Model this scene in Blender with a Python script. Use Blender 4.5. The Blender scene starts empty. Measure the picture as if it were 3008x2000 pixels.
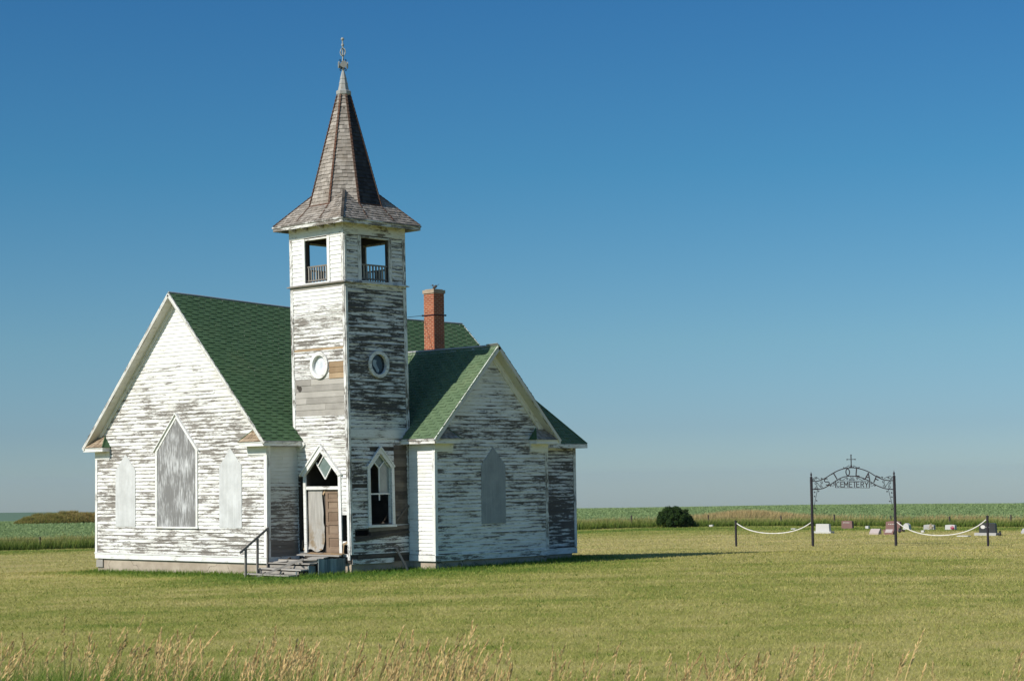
import bpy, math, random
import numpy as np
from mathutils import Vector, Matrix
PI = math.pi
scene = bpy.context.scene
col = scene.collection
random.seed(7)
RNG = np.random.default_rng(7)

# ------------------------------------------------------------------ tagging
def tag(o, label=None, cat=None, group=None, kind=None):
    if label: o['label'] = label
    if cat: o['category'] = cat
    if group: o['group'] = group
    if kind: o['kind'] = kind
    return o

def empty(name, loc=(0, 0, 0), rz=0.0):
    o = bpy.data.objects.new(name, None)
    o.empty_display_size = 0.3
    o.location = loc
    o.rotation_euler = (0, 0, rz)
    col.objects.link(o)
    return o

# ------------------------------------------------------------------ mesh builder
class MB:
    def __init__(s):
        s.v = []; s.f = []; s.uv = []; s.t = []; s.m = []; s.marks = []
    def poly(s, pts, uv=None, tone=0.5, mi=0):
        i = len(s.v)
        s.v.extend([tuple(p) for p in pts])
        s.f.append(tuple(range(i, i + len(pts))))
        if uv is None:
            p0, p1, p2 = Vector(pts[0]), Vector(pts[1]), Vector(pts[-1])
            n = (p1 - p0).cross(p2 - p0)
            a = max(range(3), key=lambda k: abs(n[k]))
            if a == 2: uv = [(p[0], p[1]) for p in pts]
            elif a == 1: uv = [(p[0], p[2]) for p in pts]
            else: uv = [(p[1], p[2]) for p in pts]
        s.uv.extend(uv); s.t.append(tone); s.m.append(mi)
    def obox(s, c, ax, ay, az, tone=None, mi=0):
        """box at centre c with half-axis vectors; ax is the long (grain) axis"""
        c, ax, ay, az = Vector(c), Vector(ax), Vector(ay), Vector(az)
        if ax.cross(ay).dot(az) < 0: az = -az
        if tone is None: tone = random.random()
        lx, ly, lz = ax.length, ay.length, az.length
        o = random.random() * 20
        def q(n, a, b, la, lb):
            pts = [c + n - a - b, c + n + a - b, c + n + a + b, c + n - a + b]
            uv = [(o - la, o - lb), (o + la, o - lb), (o + la, o + lb), (o - la, o + lb)]
            s.poly(pts, uv, tone, mi)
        q(az, ax, ay, lx, ly); q(-az, ax, -ay, lx, ly)
        q(-ay, ax, az, lx, lz); q(ay, ax, -az, lx, lz)
        q(ax, ay, az, ly, lz); q(-ax, -ay, az, ly, lz)
    def box(s, p0, p1, tone=None, mi=0):
        c = [(a + b) / 2 for a, b in zip(p0, p1)]
        h = [abs(b - a) / 2 for a, b in zip(p0, p1)]
        ax = [Vector((h[0], 0, 0)), Vector((0, h[1], 0)), Vector((0, 0, h[2]))]
        ax.sort(key=lambda v: -v.length)
        s.obox(c, *ax, tone=tone, mi=mi)
    def beam(s, a, b, w, d, side=(0, 0, 1), tone=None, mi=0):
        """board from a to b, width w along 'side', thickness d"""
        a, b = Vector(a), Vector(b)
        ax = b - a; L = ax.length; ax.normalize()
        sd = Vector(side); sd = (sd - ax * sd.dot(ax)).normalized()
        t = ax.cross(sd)
        s.obox((a + b) / 2, ax * L / 2, sd * w / 2, t * d / 2, tone, mi)
    def prism(s, pts, off, tone=0.5, mi=0):
        """closed solid: polygon pts swept by vector off"""
        off = Vector(off); P = [Vector(p) for p in pts]
        n = (P[1] - P[0]).cross(P[2] - P[0])
        if n.dot(off) > 0: P = P[::-1]
        Q = [p + off for p in P]
        s.poly(P, None, tone, mi); s.poly(Q[::-1], None, tone, mi)
        for i in range(len(P)):
            j = (i + 1) % len(P)
            s.poly([P[j], P[i], Q[i], Q[j]], None, tone, mi)
    def tube(s, path, r, n=6, tone=0.5, mi=0, cap=True):
        P = [Vector(p) for p in path]
        R = r if isinstance(r, (list, tuple)) else [r] * len(P)
        rings = []
        up = None
        for i, p in enumerate(P):
            d = (P[min(i + 1, len(P) - 1)] - P[max(i - 1, 0)])
            if d.length < 1e-9: d = Vector((0, 0, 1))
            d.normalize()
            if up is None:
                up = Vector((0, 0, 1)) if abs(d.z) < 0.9 else Vector((1, 0, 0))
            x = (up - d * up.dot(d))
            if x.length < 1e-6: x = d.orthogonal()
            x.normalize(); y = d.cross(x); up = x
            rings.append([p + (x * math.cos(2 * PI * k / n) + y * math.sin(2 * PI * k / n)) * R[i] for k in range(n)])
        for i in range(len(P) - 1):
            for k in range(n):
                l = (k + 1) % n
                s.poly([rings[i][k], rings[i][l], rings[i + 1][l], rings[i + 1][k]], [(k / n, i), ((k + 1) / n, i), ((k + 1) / n, i + 1), (k / n, i + 1)], tone, mi)
        if cap:
            s.poly(rings[0][::-1], None, tone, mi); s.poly(rings[-1], None, tone, mi)
    def lathe(s, prof, c, n=16, tone=0.5, mi=0, phase=0.0):
        c = Vector(c)
        rg = [[c + Vector((r * math.cos(2 * PI * k / n + phase), r * math.sin(2 * PI * k / n + phase), z)) for k in range(n)] for r, z in prof]
        for i in range(len(prof) - 1):
            for k in range(n):
                l = (k + 1) % n
                s.poly([rg[i][k], rg[i][l], rg[i + 1][l], rg[i + 1][k]], [(k * prof[i][0] * 6.28 / n, prof[i][1]), ((k + 1) * prof[i][0] * 6.28 / n, prof[i][1]), ((k + 1) * prof[i + 1][0] * 6.28 / n, prof[i + 1][1]), (k * prof[i + 1][0] * 6.28 / n, prof[i + 1][1])], tone, mi)
        if prof[0][0] > 1e-4: s.poly(rg[0][::-1], None, tone, mi)
        if prof[-1][0] > 1e-4: s.poly(rg[-1], None, tone, mi)
    def mark(s):
        s.marks.append((len(s.v), len(s.f), len(s.uv)))
    def build_each(s, name, mats, parent=None, warp=None, smooth=False):
        """one object per piece; mark() closes a piece"""
        out = []; pv = pf = pu = 0
        for (v, f, u) in s.marks:
            if f == pf: continue
            q = MB(); q.v = s.v[pv:v]; q.f = [tuple(i - pv for i in t) for t in s.f[pf:f]]; q.uv = s.uv[pu:u]; q.t = s.t[pf:f]; q.m = s.m[pf:f]
            out.append(q.build(name, mats, parent, warp, smooth)); pv, pf, pu = v, f, u
        return out
    def build(s, name, mats, parent=None, warp=None, smooth=False):
        me = bpy.data.meshes.new(name)
        vs = [warp(p) for p in s.v] if warp else s.v
        me.from_pydata(vs, [], s.f)
        u = me.uv_layers.new(name='UVMap')
        u.data.foreach_set('uv', [x for p in s.uv for x in p])
        a = me.attributes.new('tone', 'FLOAT', 'FACE')
        a.data.foreach_set('value', s.t)
        if not isinstance(mats, (list, tuple)): mats = [mats]
        for m in mats: me.materials.append(m)
        me.polygons.foreach_set('material_index', s.m)
        if smooth: me.polygons.foreach_set('use_smooth', [True] * len(s.f))
        me.update()
        o = bpy.data.objects.new(name, me)
        col.objects.link(o)
        if parent is not None: o.parent = parent
        return o

# ------------------------------------------------------------------ 2-D convex clipping
def clip(P, a, b, c):
    """keep a*x+b*y+c >= 0"""
    out = []
    n = len(P)
    for i in range(n):
        p, q = P[i], P[(i + 1) % n]
        dp, dq = a * p[0] + b * p[1] + c, a * q[0] + b * q[1] + c
        if dp >= 0: out.append(p)
        if (dp >= 0) != (dq >= 0):
            t = dp / (dp - dq)
            out.append((p[0] + (q[0] - p[0]) * t, p[1] + (q[1] - p[1]) * t))
    return out
def area(P):
    return 0.5 * sum(P[i][0] * P[(i + 1) % len(P)][1] - P[(i + 1) % len(P)][0] * P[i][1] for i in range(len(P)))
def ccw(P): return P if area(P) > 0 else P[::-1]
def subtract(P, H):
    """P minus convex ccw hole H -> list of convex polys"""
    res = []; rem = P
    n = len(H)
    for i in range(n):
        (x0, y0), (x1, y1) = H[i], H[(i + 1) % n]
        a, b = -(y1 - y0), (x1 - x0); c = -(a * x0 + b * y0)
        out = clip(rem, -a, -b, -c)
        if len(out) > 2 and abs(area(out)) > 1e-6: res.append(out)
        rem = clip(rem, a, b, c)
        if len(rem) < 3: break
    return res
def rect(u0, v0, u1, v1): return [(u0, v0), (u1, v0), (u1, v1), (u0, v1)]
def ngon(u, v, r, n=20): return [(u + r * math.cos(2 * PI * k / n), v + r * math.sin(2 * PI * k / n)) for k in range(n)]

def cut(P, holes):
    ps = [ccw(P)]
    for H in holes:
        H = ccw(H)
        ps = [r for p in ps for r in subtract(p, H)]
    return ps

def lap(mb, P, holes, org, U, V, N, c=0.13, lip=0.02, pw=(1.8, 4.2), jit=0.003, v_start=None, vj=0.0, seed=0, mi=0, miss=0.0, alt=None):
    """courses of lapped boards or shingles covering polygon P (u,v) on a plane"""
    rnd = random.Random(seed)
    org, U, V, N = Vector(org), Vector(U), Vector(V), Vector(N)
    P = ccw(P)
    H = [ccw(h) for h in holes]
    us = [p[0] for p in P]; vs = [p[1] for p in P]
    k0 = math.floor(min(vs) / c) if v_start is None else 0
    base = 0.0 if v_start is None else v_start
    k = k0
    while True:
        va, vb = base + k * c, base + (k + 1) * c
        if va > max(vs): break
        k += 1
        strip = clip(clip(P, 0, 1, -va), 0, -1, vb)
        if len(strip) < 3 or abs(area(strip)) < 1e-5: continue
        u = min(us) - rnd.random() * pw[1] * .8 if alt is None else min(us) - 2 * pw[0] * (((k * .345) % 1) + .05)
        q = 0
        while u < max(us):
            u2 = u + rnd.uniform(*pw); q += 1
            lq = lip if alt is None else lip * alt[q % 2] * rnd.uniform(.8, 1.25)
            pc = clip(clip(strip, 1, 0, -u), -1, 0, u2 - 0.002)
            u_, u = u, u2
            if len(pc) < 3 or abs(area(pc)) < 1e-5: continue
            j = rnd.gauss(0, jit); tone = rnd.random(); dv = rnd.uniform(-vj, vj); tl = rnd.gauss(0, jit) * 1.2
            if miss and rnd.random() < miss: continue
            pcs = [pc]
            for h in H: pcs = [r for p in pcs for r in subtract(p, h)]
            for p in pcs:
                def off(v, uu, lq=lq): return max(lq * (vb - v) / c * 1.0 + j * (vb - v) / c + 0.002 + tl * (uu - u_) / (u2 - u_) * (vb - v) / c, 0.001)
                pts = []
                for (uu, v) in p:
                    vv = v + (dv if abs(v - va) < 1e-6 else 0)
                    pts.append(org + U * uu + V * vv + N * off(v, uu))
                mb.poly(pts, [(uu + seed * 3.7, v) for uu, v in p], tone, mi)
                n = len(p)
                for i in range(n):
                    a, b = p[i], p[(i + 1) % n]
                    if abs(a[1] - va) < 1e-6 and abs(b[1] - va) < 1e-6 and abs(a[0] - b[0]) > 1e-5:
                        A, B = pts[i], pts[(i + 1) % n]
                        mb.poly([A - N * off(va, a[0]), B - N * off(va, b[0]), B, A], [(a[0], a[1])] * 2 + [(b[0], b[1] + .01)] * 2, tone, mi)

def slab(mb, P, holes, org, U, V, N, d0, d1, mi=0):
    """flat plate of polygon minus holes between offsets d0<d1 along N (closed edges)"""
    org, U, V, N = Vector(org), Vector(U), Vector(V), Vector(N)
    for p in cut(P, holes):
        f = [org + U * a + V * b + N * d1 for a, b in p]
        g = [org + U * a + V * b + N * d0 for a, b in p]
        mb.poly(f, p, .5, mi); mb.poly(g[::-1], p[::-1], .5, mi)
        for i in range(len(p)):
            j = (i + 1) % len(p)
            mb.poly([g[i], g[j], f[j], f[i]], [p[i], p[j], p[j], p[i]], .5, mi)

# ------------------------------------------------------------------ material helpers
class NT:
    def __init__(s, name):
        s.mat = bpy.data.materials.new(name); s.mat.use_nodes = True
        s.t = s.mat.node_tree; s.n = s.t.nodes; s.l = s.t.links
        s.b = s.n['Principled BSDF']
        s.b.inputs['Specular IOR Level'].default_value = 0.25
        s.b.inputs['Roughness'].default_value = 0.85
    def node(s, typ, **kw):
        x = s.n.new(typ)
        for k, v in kw.items(): setattr(x, k, v)
        return x
    def set(s, x, key, v):
        i = x.inputs[key]
        if isinstance(v, bpy.types.NodeSocket): s.l.new(v, i)
        else: i.default_value = v
    def math(s, op, a, b=None, c=None, clamp=False):
        x = s.node('ShaderNodeMath', operation=op, use_clamp=clamp)
        s.set(x, 0, a)
        if b is not None: s.set(x, 1, b)
        if c is not None: s.set(x, 2, c)
        return x.outputs[0]
    def mapr(s, v, a, b, c=0.0, d=1.0, smooth=True):
        x = s.node('ShaderNodeMapRange', interpolation_type='SMOOTHSTEP' if smooth else 'LINEAR')
        s.set(x, 0, v); s.set(x, 1, a); s.set(x, 2, b); s.set(x, 3, c); s.set(x, 4, d)
        return x.outputs[0]
    def mix(s, f, a, b):
        x = s.node('ShaderNodeMix', data_type='RGBA')
        s.set(x, 0, f)
        for k, v in ((6, a), (7, b)):
            s.set(x, k, v if isinstance(v, bpy.types.NodeSocket) else (*v, 1))
        return x.outputs[2]
    def mul(s, c, f):
        x = s.node('ShaderNodeVectorMath', operation='SCALE')
        s.set(x, 0, c if isinstance(c, bpy.types.NodeSocket) else Vector(c)); s.set(x, 'Scale', f)
        return x.outputs[0]
    def xyz(s, x=0.0, y=0.0, z=0.0):
        c = s.node('ShaderNodeCombineXYZ'); s.set(c, 0, x); s.set(c, 1, y); s.set(c, 2, z)
        return c.outputs[0]
    def sep(s, v):
        c = s.node('ShaderNodeSeparateXYZ'); s.l.new(v, c.inputs[0]); return c.outputs
    def uv(s):
        return s.sep(s.node('ShaderNodeUVMap', uv_map='UVMap').outputs[0])
    def pos(s): return s.node('ShaderNodeNewGeometry').outputs['Position']
    def objc(s): return s.node('ShaderNodeTexCoord').outputs['Object']
    def attr(s, n): return s.node('ShaderNodeAttribute', attribute_name=n).outputs['Fac']
    def noise(s, vec, scale=1.0, detail=4.0, rough=0.6, dist=0.0):
        x = s.node('ShaderNodeTexNoise')
        s.l.new(vec, x.inputs['Vector']); s.set(x, 'Scale', scale); s.set(x, 'Detail', detail); s.set(x, 'Roughness', rough); s.set(x, 'Distortion', dist)
        return x.outputs['Fac']
    def ramp(s, f, stops, interp='LINEAR'):
        x = s.node('ShaderNodeValToRGB'); s.set(x, 0, f)
        e = x.color_ramp; e.interpolation = interp
        while len(e.elements) > 1: e.elements.remove(e.elements[0])
        for i, (p, c) in enumerate(stops):
            el = e.elements[0] if i == 0 else e.elements.new(p)
            el.position = p
            el.color = (c, c, c, 1) if not isinstance(c, (tuple, list)) else (*c, 1)
        return x.outputs[0]
    def bump(s, h, strength=0.4, dist=0.01):
        x = s.node('ShaderNodeBump'); s.set(x, 'Strength', strength); s.set(x, 'Distance', dist); s.l.new(h, x.inputs['Height'])
        s.l.new(x.outputs[0], s.b.inputs['Normal'])
    def out(s, c, rough=None, spec=None):
        s.set(s.b, 'Base Color', c if isinstance(c, bpy.types.NodeSocket) else (*c, 1))
        if rough is not None: s.set(s.b, 'Roughness', rough)
        if spec is not None: s.set(s.b, 'Specular IOR Level', spec)
        return s.mat

def peel(name, amount, stops=((0, .5), (1, .5)), zmax=12.0, course=0.13, white=(.80, .80, .765), bare=((.10, .088, .075), (.24, .215, .185)), seed=0.0, ustretch=1.0):
    """old white paint flaking off weathered clapboards; stops = wear by height"""
    m = NT(name); u, v, _ = m.uv()
    vb = m.math('DIVIDE', v, course)
    bd = m.math('FLOOR', vb); fr = m.math('FRACT', vb)
    ub = m.math('MULTIPLY_ADD', u, 1.7 * ustretch, m.math('MULTIPLY', bd, 17.31))
    n1 = m.noise(m.xyz(ub, m.math('MULTIPLY', v, 13.0), seed), 1.0, 6.0, .68)
    n1b = m.noise(m.xyz(m.math('MULTIPLY_ADD', u, .75 * ustretch, m.math('MULTIPLY', bd, 9.73)), seed + 4.4, 0.0), 1.0, 2.0, .5)
    n2 = m.noise(m.xyz(m.math('MULTIPLY', u, 10.0), m.math('MULTIPLY', v, 60.0), seed), 1.0, 5.0, .7)
    n3 = m.noise(m.xyz(m.math('MULTIPLY', u, .42), m.math('MULTIPLY', v, .75), seed + 9.1), 1.0, 2.0, .5)
    bias = m.ramp(m.math('DIVIDE', v, zmax), [(p, c) for p, c in stops])
    w = m.math('MULTIPLY', n1, .55)
    w = m.math('MULTIPLY_ADD', n1b, .30, w)
    w = m.math('MULTIPLY_ADD', n2, .27, w)
    w = m.math('MULTIPLY_ADD', n3, .15, w)
    w = m.math('MULTIPLY_ADD', m.mapr(fr, .55, 1.0), .075, w)      # more flaking under each lap: wear, plus painted-in lap shadow lines
    w = m.math('ADD', w, m.math('MULTIPLY', m.math('SUBTRACT', bias, .5), .5))
    th = .66 + (.5 - amount) * .25
    flake = m.mapr(w, th, th + .035)
    thin = m.mapr(w, th - .07, th + .01)
    gr = m.noise(m.xyz(m.math('MULTIPLY', u, 2.2), m.math('MULTIPLY', v, 110.0), seed), 1.0, 3.0, .6)
    tone = m.attr('tone')
    bcol = m.mix(m.math('MULTIPLY_ADD', tone, .35, m.math('MULTIPLY', gr, .75)), bare[0], bare[1])
    st = m.noise(m.xyz(m.math('MULTIPLY', u, 1.1), m.math('MULTIPLY', v, .8), seed + 2), 1.0, 3.0, .6)
    wcol = m.mix(m.mapr(st, .45, .75), white, (white[0] * .88, white[1] * .87, white[2] * .83))
    wcol = m.mul(wcol, m.math('MULTIPLY_ADD', tone, .07, .95))
    wcol = m.mix(m.math('MULTIPLY', thin, m.math('MULTIPLY', n2, 1.0)), wcol, (.40, .375, .335))
    dirt = m.noise(m.xyz(m.math('MULTIPLY_ADD', u, 1.6, m.math('MULTIPLY', bd, 5.1)), m.math('MULTIPLY', v, 26.0), seed + 6), 1.0, 5.0, .7)
    wcol = m.mix(m.math('MULTIPLY', m.mapr(dirt, .48, .70), .55), wcol, (.47, .445, .40))
    m.bump(m.math('MULTIPLY_ADD', flake, -.6, m.math('MULTIPLY', gr, m.math('MULTIPLY_ADD', flake, .5, .1))), .55, .006)
    return m.out(m.mix(flake, wcol, bcol), .8)

def wood(name, c0, c1, gs=1.0, spots=None, rough=.9):
    m = NT(name); u, v, _ = m.uv()
    g = m.noise(m.xyz(m.math('MULTIPLY', u, 1.3 * gs), m.math('MULTIPLY', v, 40.0 * gs), 0.0), 1.0, 5.0, .65)
    b = m.noise(m.xyz(m.math('MULTIPLY', u, 1.7), m.math('MULTIPLY', v, 2.0), 3.0), 1.0, 3.0, .6)
    f = m.math('ADD', m.math('MULTIPLY', m.attr('tone'), .42), m.math('ADD', m.math('MULTIPLY', g, .5), m.math('MULTIPLY', m.math('SUBTRACT', b, .5), .7)))
    c = m.mix(m.mapr(f, .15, .85), c0, c1)
    if spots:
        s = m.noise(m.xyz(m.math('MULTIPLY', u, 2.0), m.math('MULTIPLY', v, 6.0), 7.0), 1.0, 5.0, .7)
        c = m.mix(m.mapr(s, spots[1], spots[1] + .08), c, spots[0])
    m.bump(g, .5, .004)
    return m.out(c, rough)
CX,CY,CZ,YAW=60.65,-41.01,3.104,.7615
def sst(a,b,x):
    t=np.clip((x-a)/(b-a),0,1); return t*t*(3-2*t)
def near_h(x,y):
    x=np.asarray(x,float);y=np.asarray(y,float)
    dx,dy=x-CX,y-CY; r=np.hypot(dx,dy)
    az=np.arctan2(dx*np.cos(YAW)+dy*np.sin(YAW),-dx*np.sin(YAW)+dy*np.cos(YAW))
    v=-.1+.0125*x+.008*y
    h=.05+.2*np.tanh((v-.05)/.2)
    near=sst(27,9,r); h=h*(1-near)+1.42*near
    rise=np.interp(az,[-.3,-.15,0,.1,.27],[.24,.24,.58,.37,.15])
    h=h+rise*sst(100,182,r)
    # crest of the hilltop field, then the land falls away
    h=h-.045*(np.sqrt((r-184)**2+12**2)+(r-184))*.5*sst(130,184,r)
    # distant rise on either side
    d=sst(900,1900,r)
    tl=3.1-r*(.0128+.0009*sst(-.27,-.16,az)+.012*sst(-.16,.02,az))
    tr=3.1-r*(.0147+.0017*sst(.27,.235,az)+.010*sst(.235,.1,az))
    far=np.where(az<-.05,tl,tr)
    return h*(1-d)+np.maximum(h,far)*d

KF=1.256
def eff(x,y):
    """the land dips behind the church; beyond the dip everything is spread out by KF"""
    dx,dy=np.asarray(x,float)-CX,np.asarray(y,float)-CY; r=np.hypot(dx,dy); s=sst(71,95,r)
    q=1+(KF-1)*s
    return CX+dx/q,CY+dy/q
def ground_h(x,y):
    x=np.asarray(x,float);y=np.asarray(y,float)
    dx,dy=x-CX,y-CY; r=np.hypot(dx,dy); s=sst(71,95,r)
    return (1-s)*near_h(x,y)+s*(CZ-KF*(CZ-near_h(CX+dx/KF,CY+dy/KF)))

# ------------------------------------------------------------------ materials
M = {}
M['front'] = peel('front_siding_paint', .39, ((0, .60), (.05, .60), (.11, .60), (.16, .52), (.24, .56), (.33, .50), (.42, .60), (.52, .58), (.62, .50), (.72, .42), (.82, .30), (1, .1)), 10.0, seed=1.3, bare=((.135, .12, .105), (.285, .26, .225)))
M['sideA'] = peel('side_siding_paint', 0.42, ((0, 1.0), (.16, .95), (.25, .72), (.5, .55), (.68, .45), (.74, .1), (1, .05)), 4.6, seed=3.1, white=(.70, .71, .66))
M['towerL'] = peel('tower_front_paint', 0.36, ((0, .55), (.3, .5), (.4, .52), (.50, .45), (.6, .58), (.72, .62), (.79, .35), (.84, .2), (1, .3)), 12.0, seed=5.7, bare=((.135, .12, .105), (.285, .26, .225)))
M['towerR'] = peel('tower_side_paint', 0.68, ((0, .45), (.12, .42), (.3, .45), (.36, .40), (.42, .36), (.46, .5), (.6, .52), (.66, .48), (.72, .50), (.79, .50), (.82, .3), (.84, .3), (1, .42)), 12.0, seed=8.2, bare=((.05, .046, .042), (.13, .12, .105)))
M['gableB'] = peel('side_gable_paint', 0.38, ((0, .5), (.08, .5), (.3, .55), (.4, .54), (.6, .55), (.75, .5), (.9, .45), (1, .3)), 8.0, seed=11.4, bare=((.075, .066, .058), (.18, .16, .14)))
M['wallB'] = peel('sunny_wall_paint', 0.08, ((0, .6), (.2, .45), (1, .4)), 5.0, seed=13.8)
M['wallC'] = peel('rear_wing_paint', 0.60, ((0, .55), (.3, .6), (.8, .5), (1, .3)), 5.0, seed=17.2, bare=((.07, .062, .055), (.15, .135, .12)))
M['trim'] = peel('trim_paint', 0.20, ((0, .5), (1, .5)), 40.0, course=50.0, seed=21.0, ustretch=1.6)
M['trim_worn'] = peel('worn_trim_paint', 0.50, ((0, .5), (1, .5)), 40.0, course=50.0, seed=24.0, ustretch=1.6)
M['fascia_grey'] = peel('weathered_fascia_paint', .72, ((0, .5), (1, .5)), 40.0, course=50.0, seed=29.0, ustretch=1.3)
M['soffit'] = peel('soffit_paint', .10, ((0, .5), (1, .5)), 40.0, course=50.0, seed=27.0, white=(.62, .61, .56))
M['graywood'] = wood('grey_weathered_board', (.17, .155, .135), (.40, .37, .32))
M['darkwood'] = wood('dark_weathered_board', (.035, .03, .025), (.11, .095, .078))
M['brownwood'] = wood('brown_weathered_board', (.06, .05, .04), (.20, .17, .135), spots=((.62, .62, .58), .70))
M['tanwood'] = wood('bare_tan_board', (.26, .175, .10), (.46, .34, .21))
M['greywash'] = wood('bare_grey_board', (.27, .25, .22), (.46, .43, .38))
M['plywood_light'] = wood('pale_plywood', (.44, .445, .43), (.70, .71, .70), gs=.55)
M['plywood_worn'] = wood('worn_plywood', (.22, .21, .20), (.36, .35, .335), gs=.5)
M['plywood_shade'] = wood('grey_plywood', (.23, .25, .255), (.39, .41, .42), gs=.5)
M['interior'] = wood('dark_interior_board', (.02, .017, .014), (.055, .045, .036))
M['teal'] = wood('faded_skirt_board', (.15, .18, .18), (.36, .40, .39), gs=.8, spots=((.08, .075, .07), .62))
M['doorpaint'] = wood('faded_brown_door_paint', (.18, .122, .082), (.30, .22, .155), gs=.6, spots=((.40, .33, .27), .66))
M['doorply'] = None

def mk_doorply():
    m = NT('peeling_plywood_sheet'); u, v, _ = m.uv()
    g = m.noise(m.xyz(m.math('MULTIPLY', u, 14.0), m.math('MULTIPLY', v, 1.2), 0.0), 1.0, 5.0, .6)
    b = m.noise(m.xyz(u, v, 4.0), 2.2, 4.0, .6)
    c = m.mix(m.mapr(g, .3, .7), (.31, .295, .265), (.45, .43, .39))
    c = m.mix(m.math('MULTIPLY', m.mapr(b, .45, .62), m.mapr(v, 2.1, .9)), c, (.24, .18, .11))
    m.bump(g, .3, .004)
    return m.out(c, .85)
M['doorply'] = mk_doorply()

def mk_center_board():
    m = NT('streaked_white_board'); u, v, _ = m.uv()
    a = m.noise(m.xyz(m.math('MULTIPLY', u, 15.0), m.math('MULTIPLY', v, 2.0), 0.0), 1.0, 6.0, .72)
    b = m.noise(m.xyz(m.math('MULTIPLY', u, 1.6), m.math('MULTIPLY', v, .9), 2.0), 1.0, 3.0, .6)
    f = m.mapr(m.math('ADD', m.math('MULTIPLY', a, .65), m.math('MULTIPLY', b, .45)), .50, .70)
    c = m.mix(f, (.20, .197, .19), (.56, .565, .56))
    m.bump(a, .25, .004)
    return m.out(c, .9)
M['centerboard'] = mk_center_board()

def mk_shingle(name, c0, c1, spot, fleck=.0):
    m = NT(name); u, v, _ = m.uv()
    n = m.noise(m.xyz(u, v, 0.0), 70.0, 3.0, .7)
    b = m.noise(m.xyz(u, v, 5.0), .9, 4.0, .6)
    t = m.attr('tone')
    f = m.math('ADD', m.math('MULTIPLY', t, .45), m.math('MULTIPLY', n, .55))
    c = m.mix(f, c0, c1)
    c = m.mix(m.math('MULTIPLY', m.mapr(b, .52, .72), .55), c, spot)
    m.bump(n, .35, .004)
    return m.out(c, .95, .15)
M['greenroof'] = mk_shingle('green_asphalt_shingle', (.052, .104, .046), (.094, .165, .082), (.106, .160, .076))
M['greenroof2'] = mk_shingle('faded_green_asphalt_shingle', (.074, .122, .062), (.132, .192, .104), (.150, .195, .102))

def mk_shake(name, c0, c1, moss):
    m = NT(name); u, v, _ = m.uv()
    g = m.noise(m.xyz(m.math('MULTIPLY', u, 45.0), m.math('MULTIPLY', v, 3.0), 0.0), 1.0, 4.0, .65)
    b = m.noise(m.xyz(u, v, 5.0), 1.3, 4.0, .65)
    f = m.math('ADD', m.math('MULTIPLY_ADD', m.attr('tone'), .42, .09), m.math('MULTIPLY', g, .5))
    c = m.mix(m.mapr(f, .15, .95), c0, c1)
    c = m.mix(m.math('MULTIPLY', m.mapr(b, .5, .72), .7), c, moss)
    m.bump(g, .6, .006)
    return m.out(c, .92, .15)
M['shake'] = mk_shake('weathered_wood_shingle', (.17, .148, .125), (.43, .385, .33), (.24, .195, .15))
M['shake_dark'] = mk_shake('dark_wood_shingle', (.022, .022, .024), (.065, .065, .068), (.03, .03, .03))  # near-black shingle tone used on two adjoining spire faces
M['shake_tan'] = mk_shake('tan_wood_shingle', (.20, .145, .095), (.46, .36, .25), (.27, .20, .13))

def mk_metal(name, c0, c1, rust, amt, rough=.6):
    m = NT(name); p = m.objc()
    a = m.noise(p, 3.5, 5.0, .7)
    c = m.mix(m.noise(p, 14.0, 3.0), c0, c1)
    c = m.mix(m.mapr(a, amt, amt + .12), c, rust)
    m.b.inputs['Metallic'].default_value = .1
    m.bump(a, .2, .004)
    return m.out(c, rough)
M['rust'] = mk_metal('rusted_hip_metal', (.085, .052, .038), (.16, .10, .07), (.115, .05, .028), .47, .8)
M['tin'] = mk_metal('pale_sheet_metal', (.26, .265, .25), (.38, .38, .35), (.25, .2, .15), .60)
M['finialmetal'] = mk_metal('weathered_finial_metal', (.20, .22, .21), (.42, .44, .42), (.07, .08, .07), .52)
M['iron'] = mk_metal('dark_iron', (.018, .016, .020), (.040, .034, .038), (.055, .035, .028), .62, .55)
M['greymetal'] = mk_metal('grey_ridge_metal', (.30, .31, .31), (.42, .43, .43), (.25, .22, .18), .62)
M['steel'] = mk_metal('dark_fence_steel', (.05, .045, .04), (.10, .085, .07), (.12, .06, .035), .52, .8)

def mk_concrete():
    m = NT('tan_concrete'); p = m.objc()
    a = m.noise(p, 1.2, 6.0, .65); b = m.noise(p, 30.0, 3.0, .7)
    c = m.mix(m.mapr(a, .3, .7), (.33, .27, .205), (.47, .40, .31))
    c = m.mul(c, m.math('MULTIPLY_ADD', b, .3, .85))
    # a few settlement cracks
    x = m.node('ShaderNodeTexVoronoi', feature='DISTANCE_TO_EDGE'); m.set(x, 'Scale', .22)
    w = m.node('ShaderNodeVectorMath', operation='ADD'); m.l.new(p, w.inputs[0])
    nz = m.node('ShaderNodeTexNoise'); m.l.new(p, nz.inputs['Vector']); m.set(nz, 'Scale', 2.5); m.set(nz, 'Detail', 4.0)
    sc = m.mul(nz.outputs['Color'], .5); m.l.new(sc, w.inputs[1]); m.l.new(w.outputs[0], x.inputs['Vector'])
    c = m.mix(m.mapr(x.outputs['Distance'], .0022, .0005), c, (.09, .075, .06))
    m.bump(m.math('ADD', m.math('MULTIPLY', a, .6), b), .3, .01)
    return m.out(c, .95)
M['concrete'] = mk_concrete()

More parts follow.
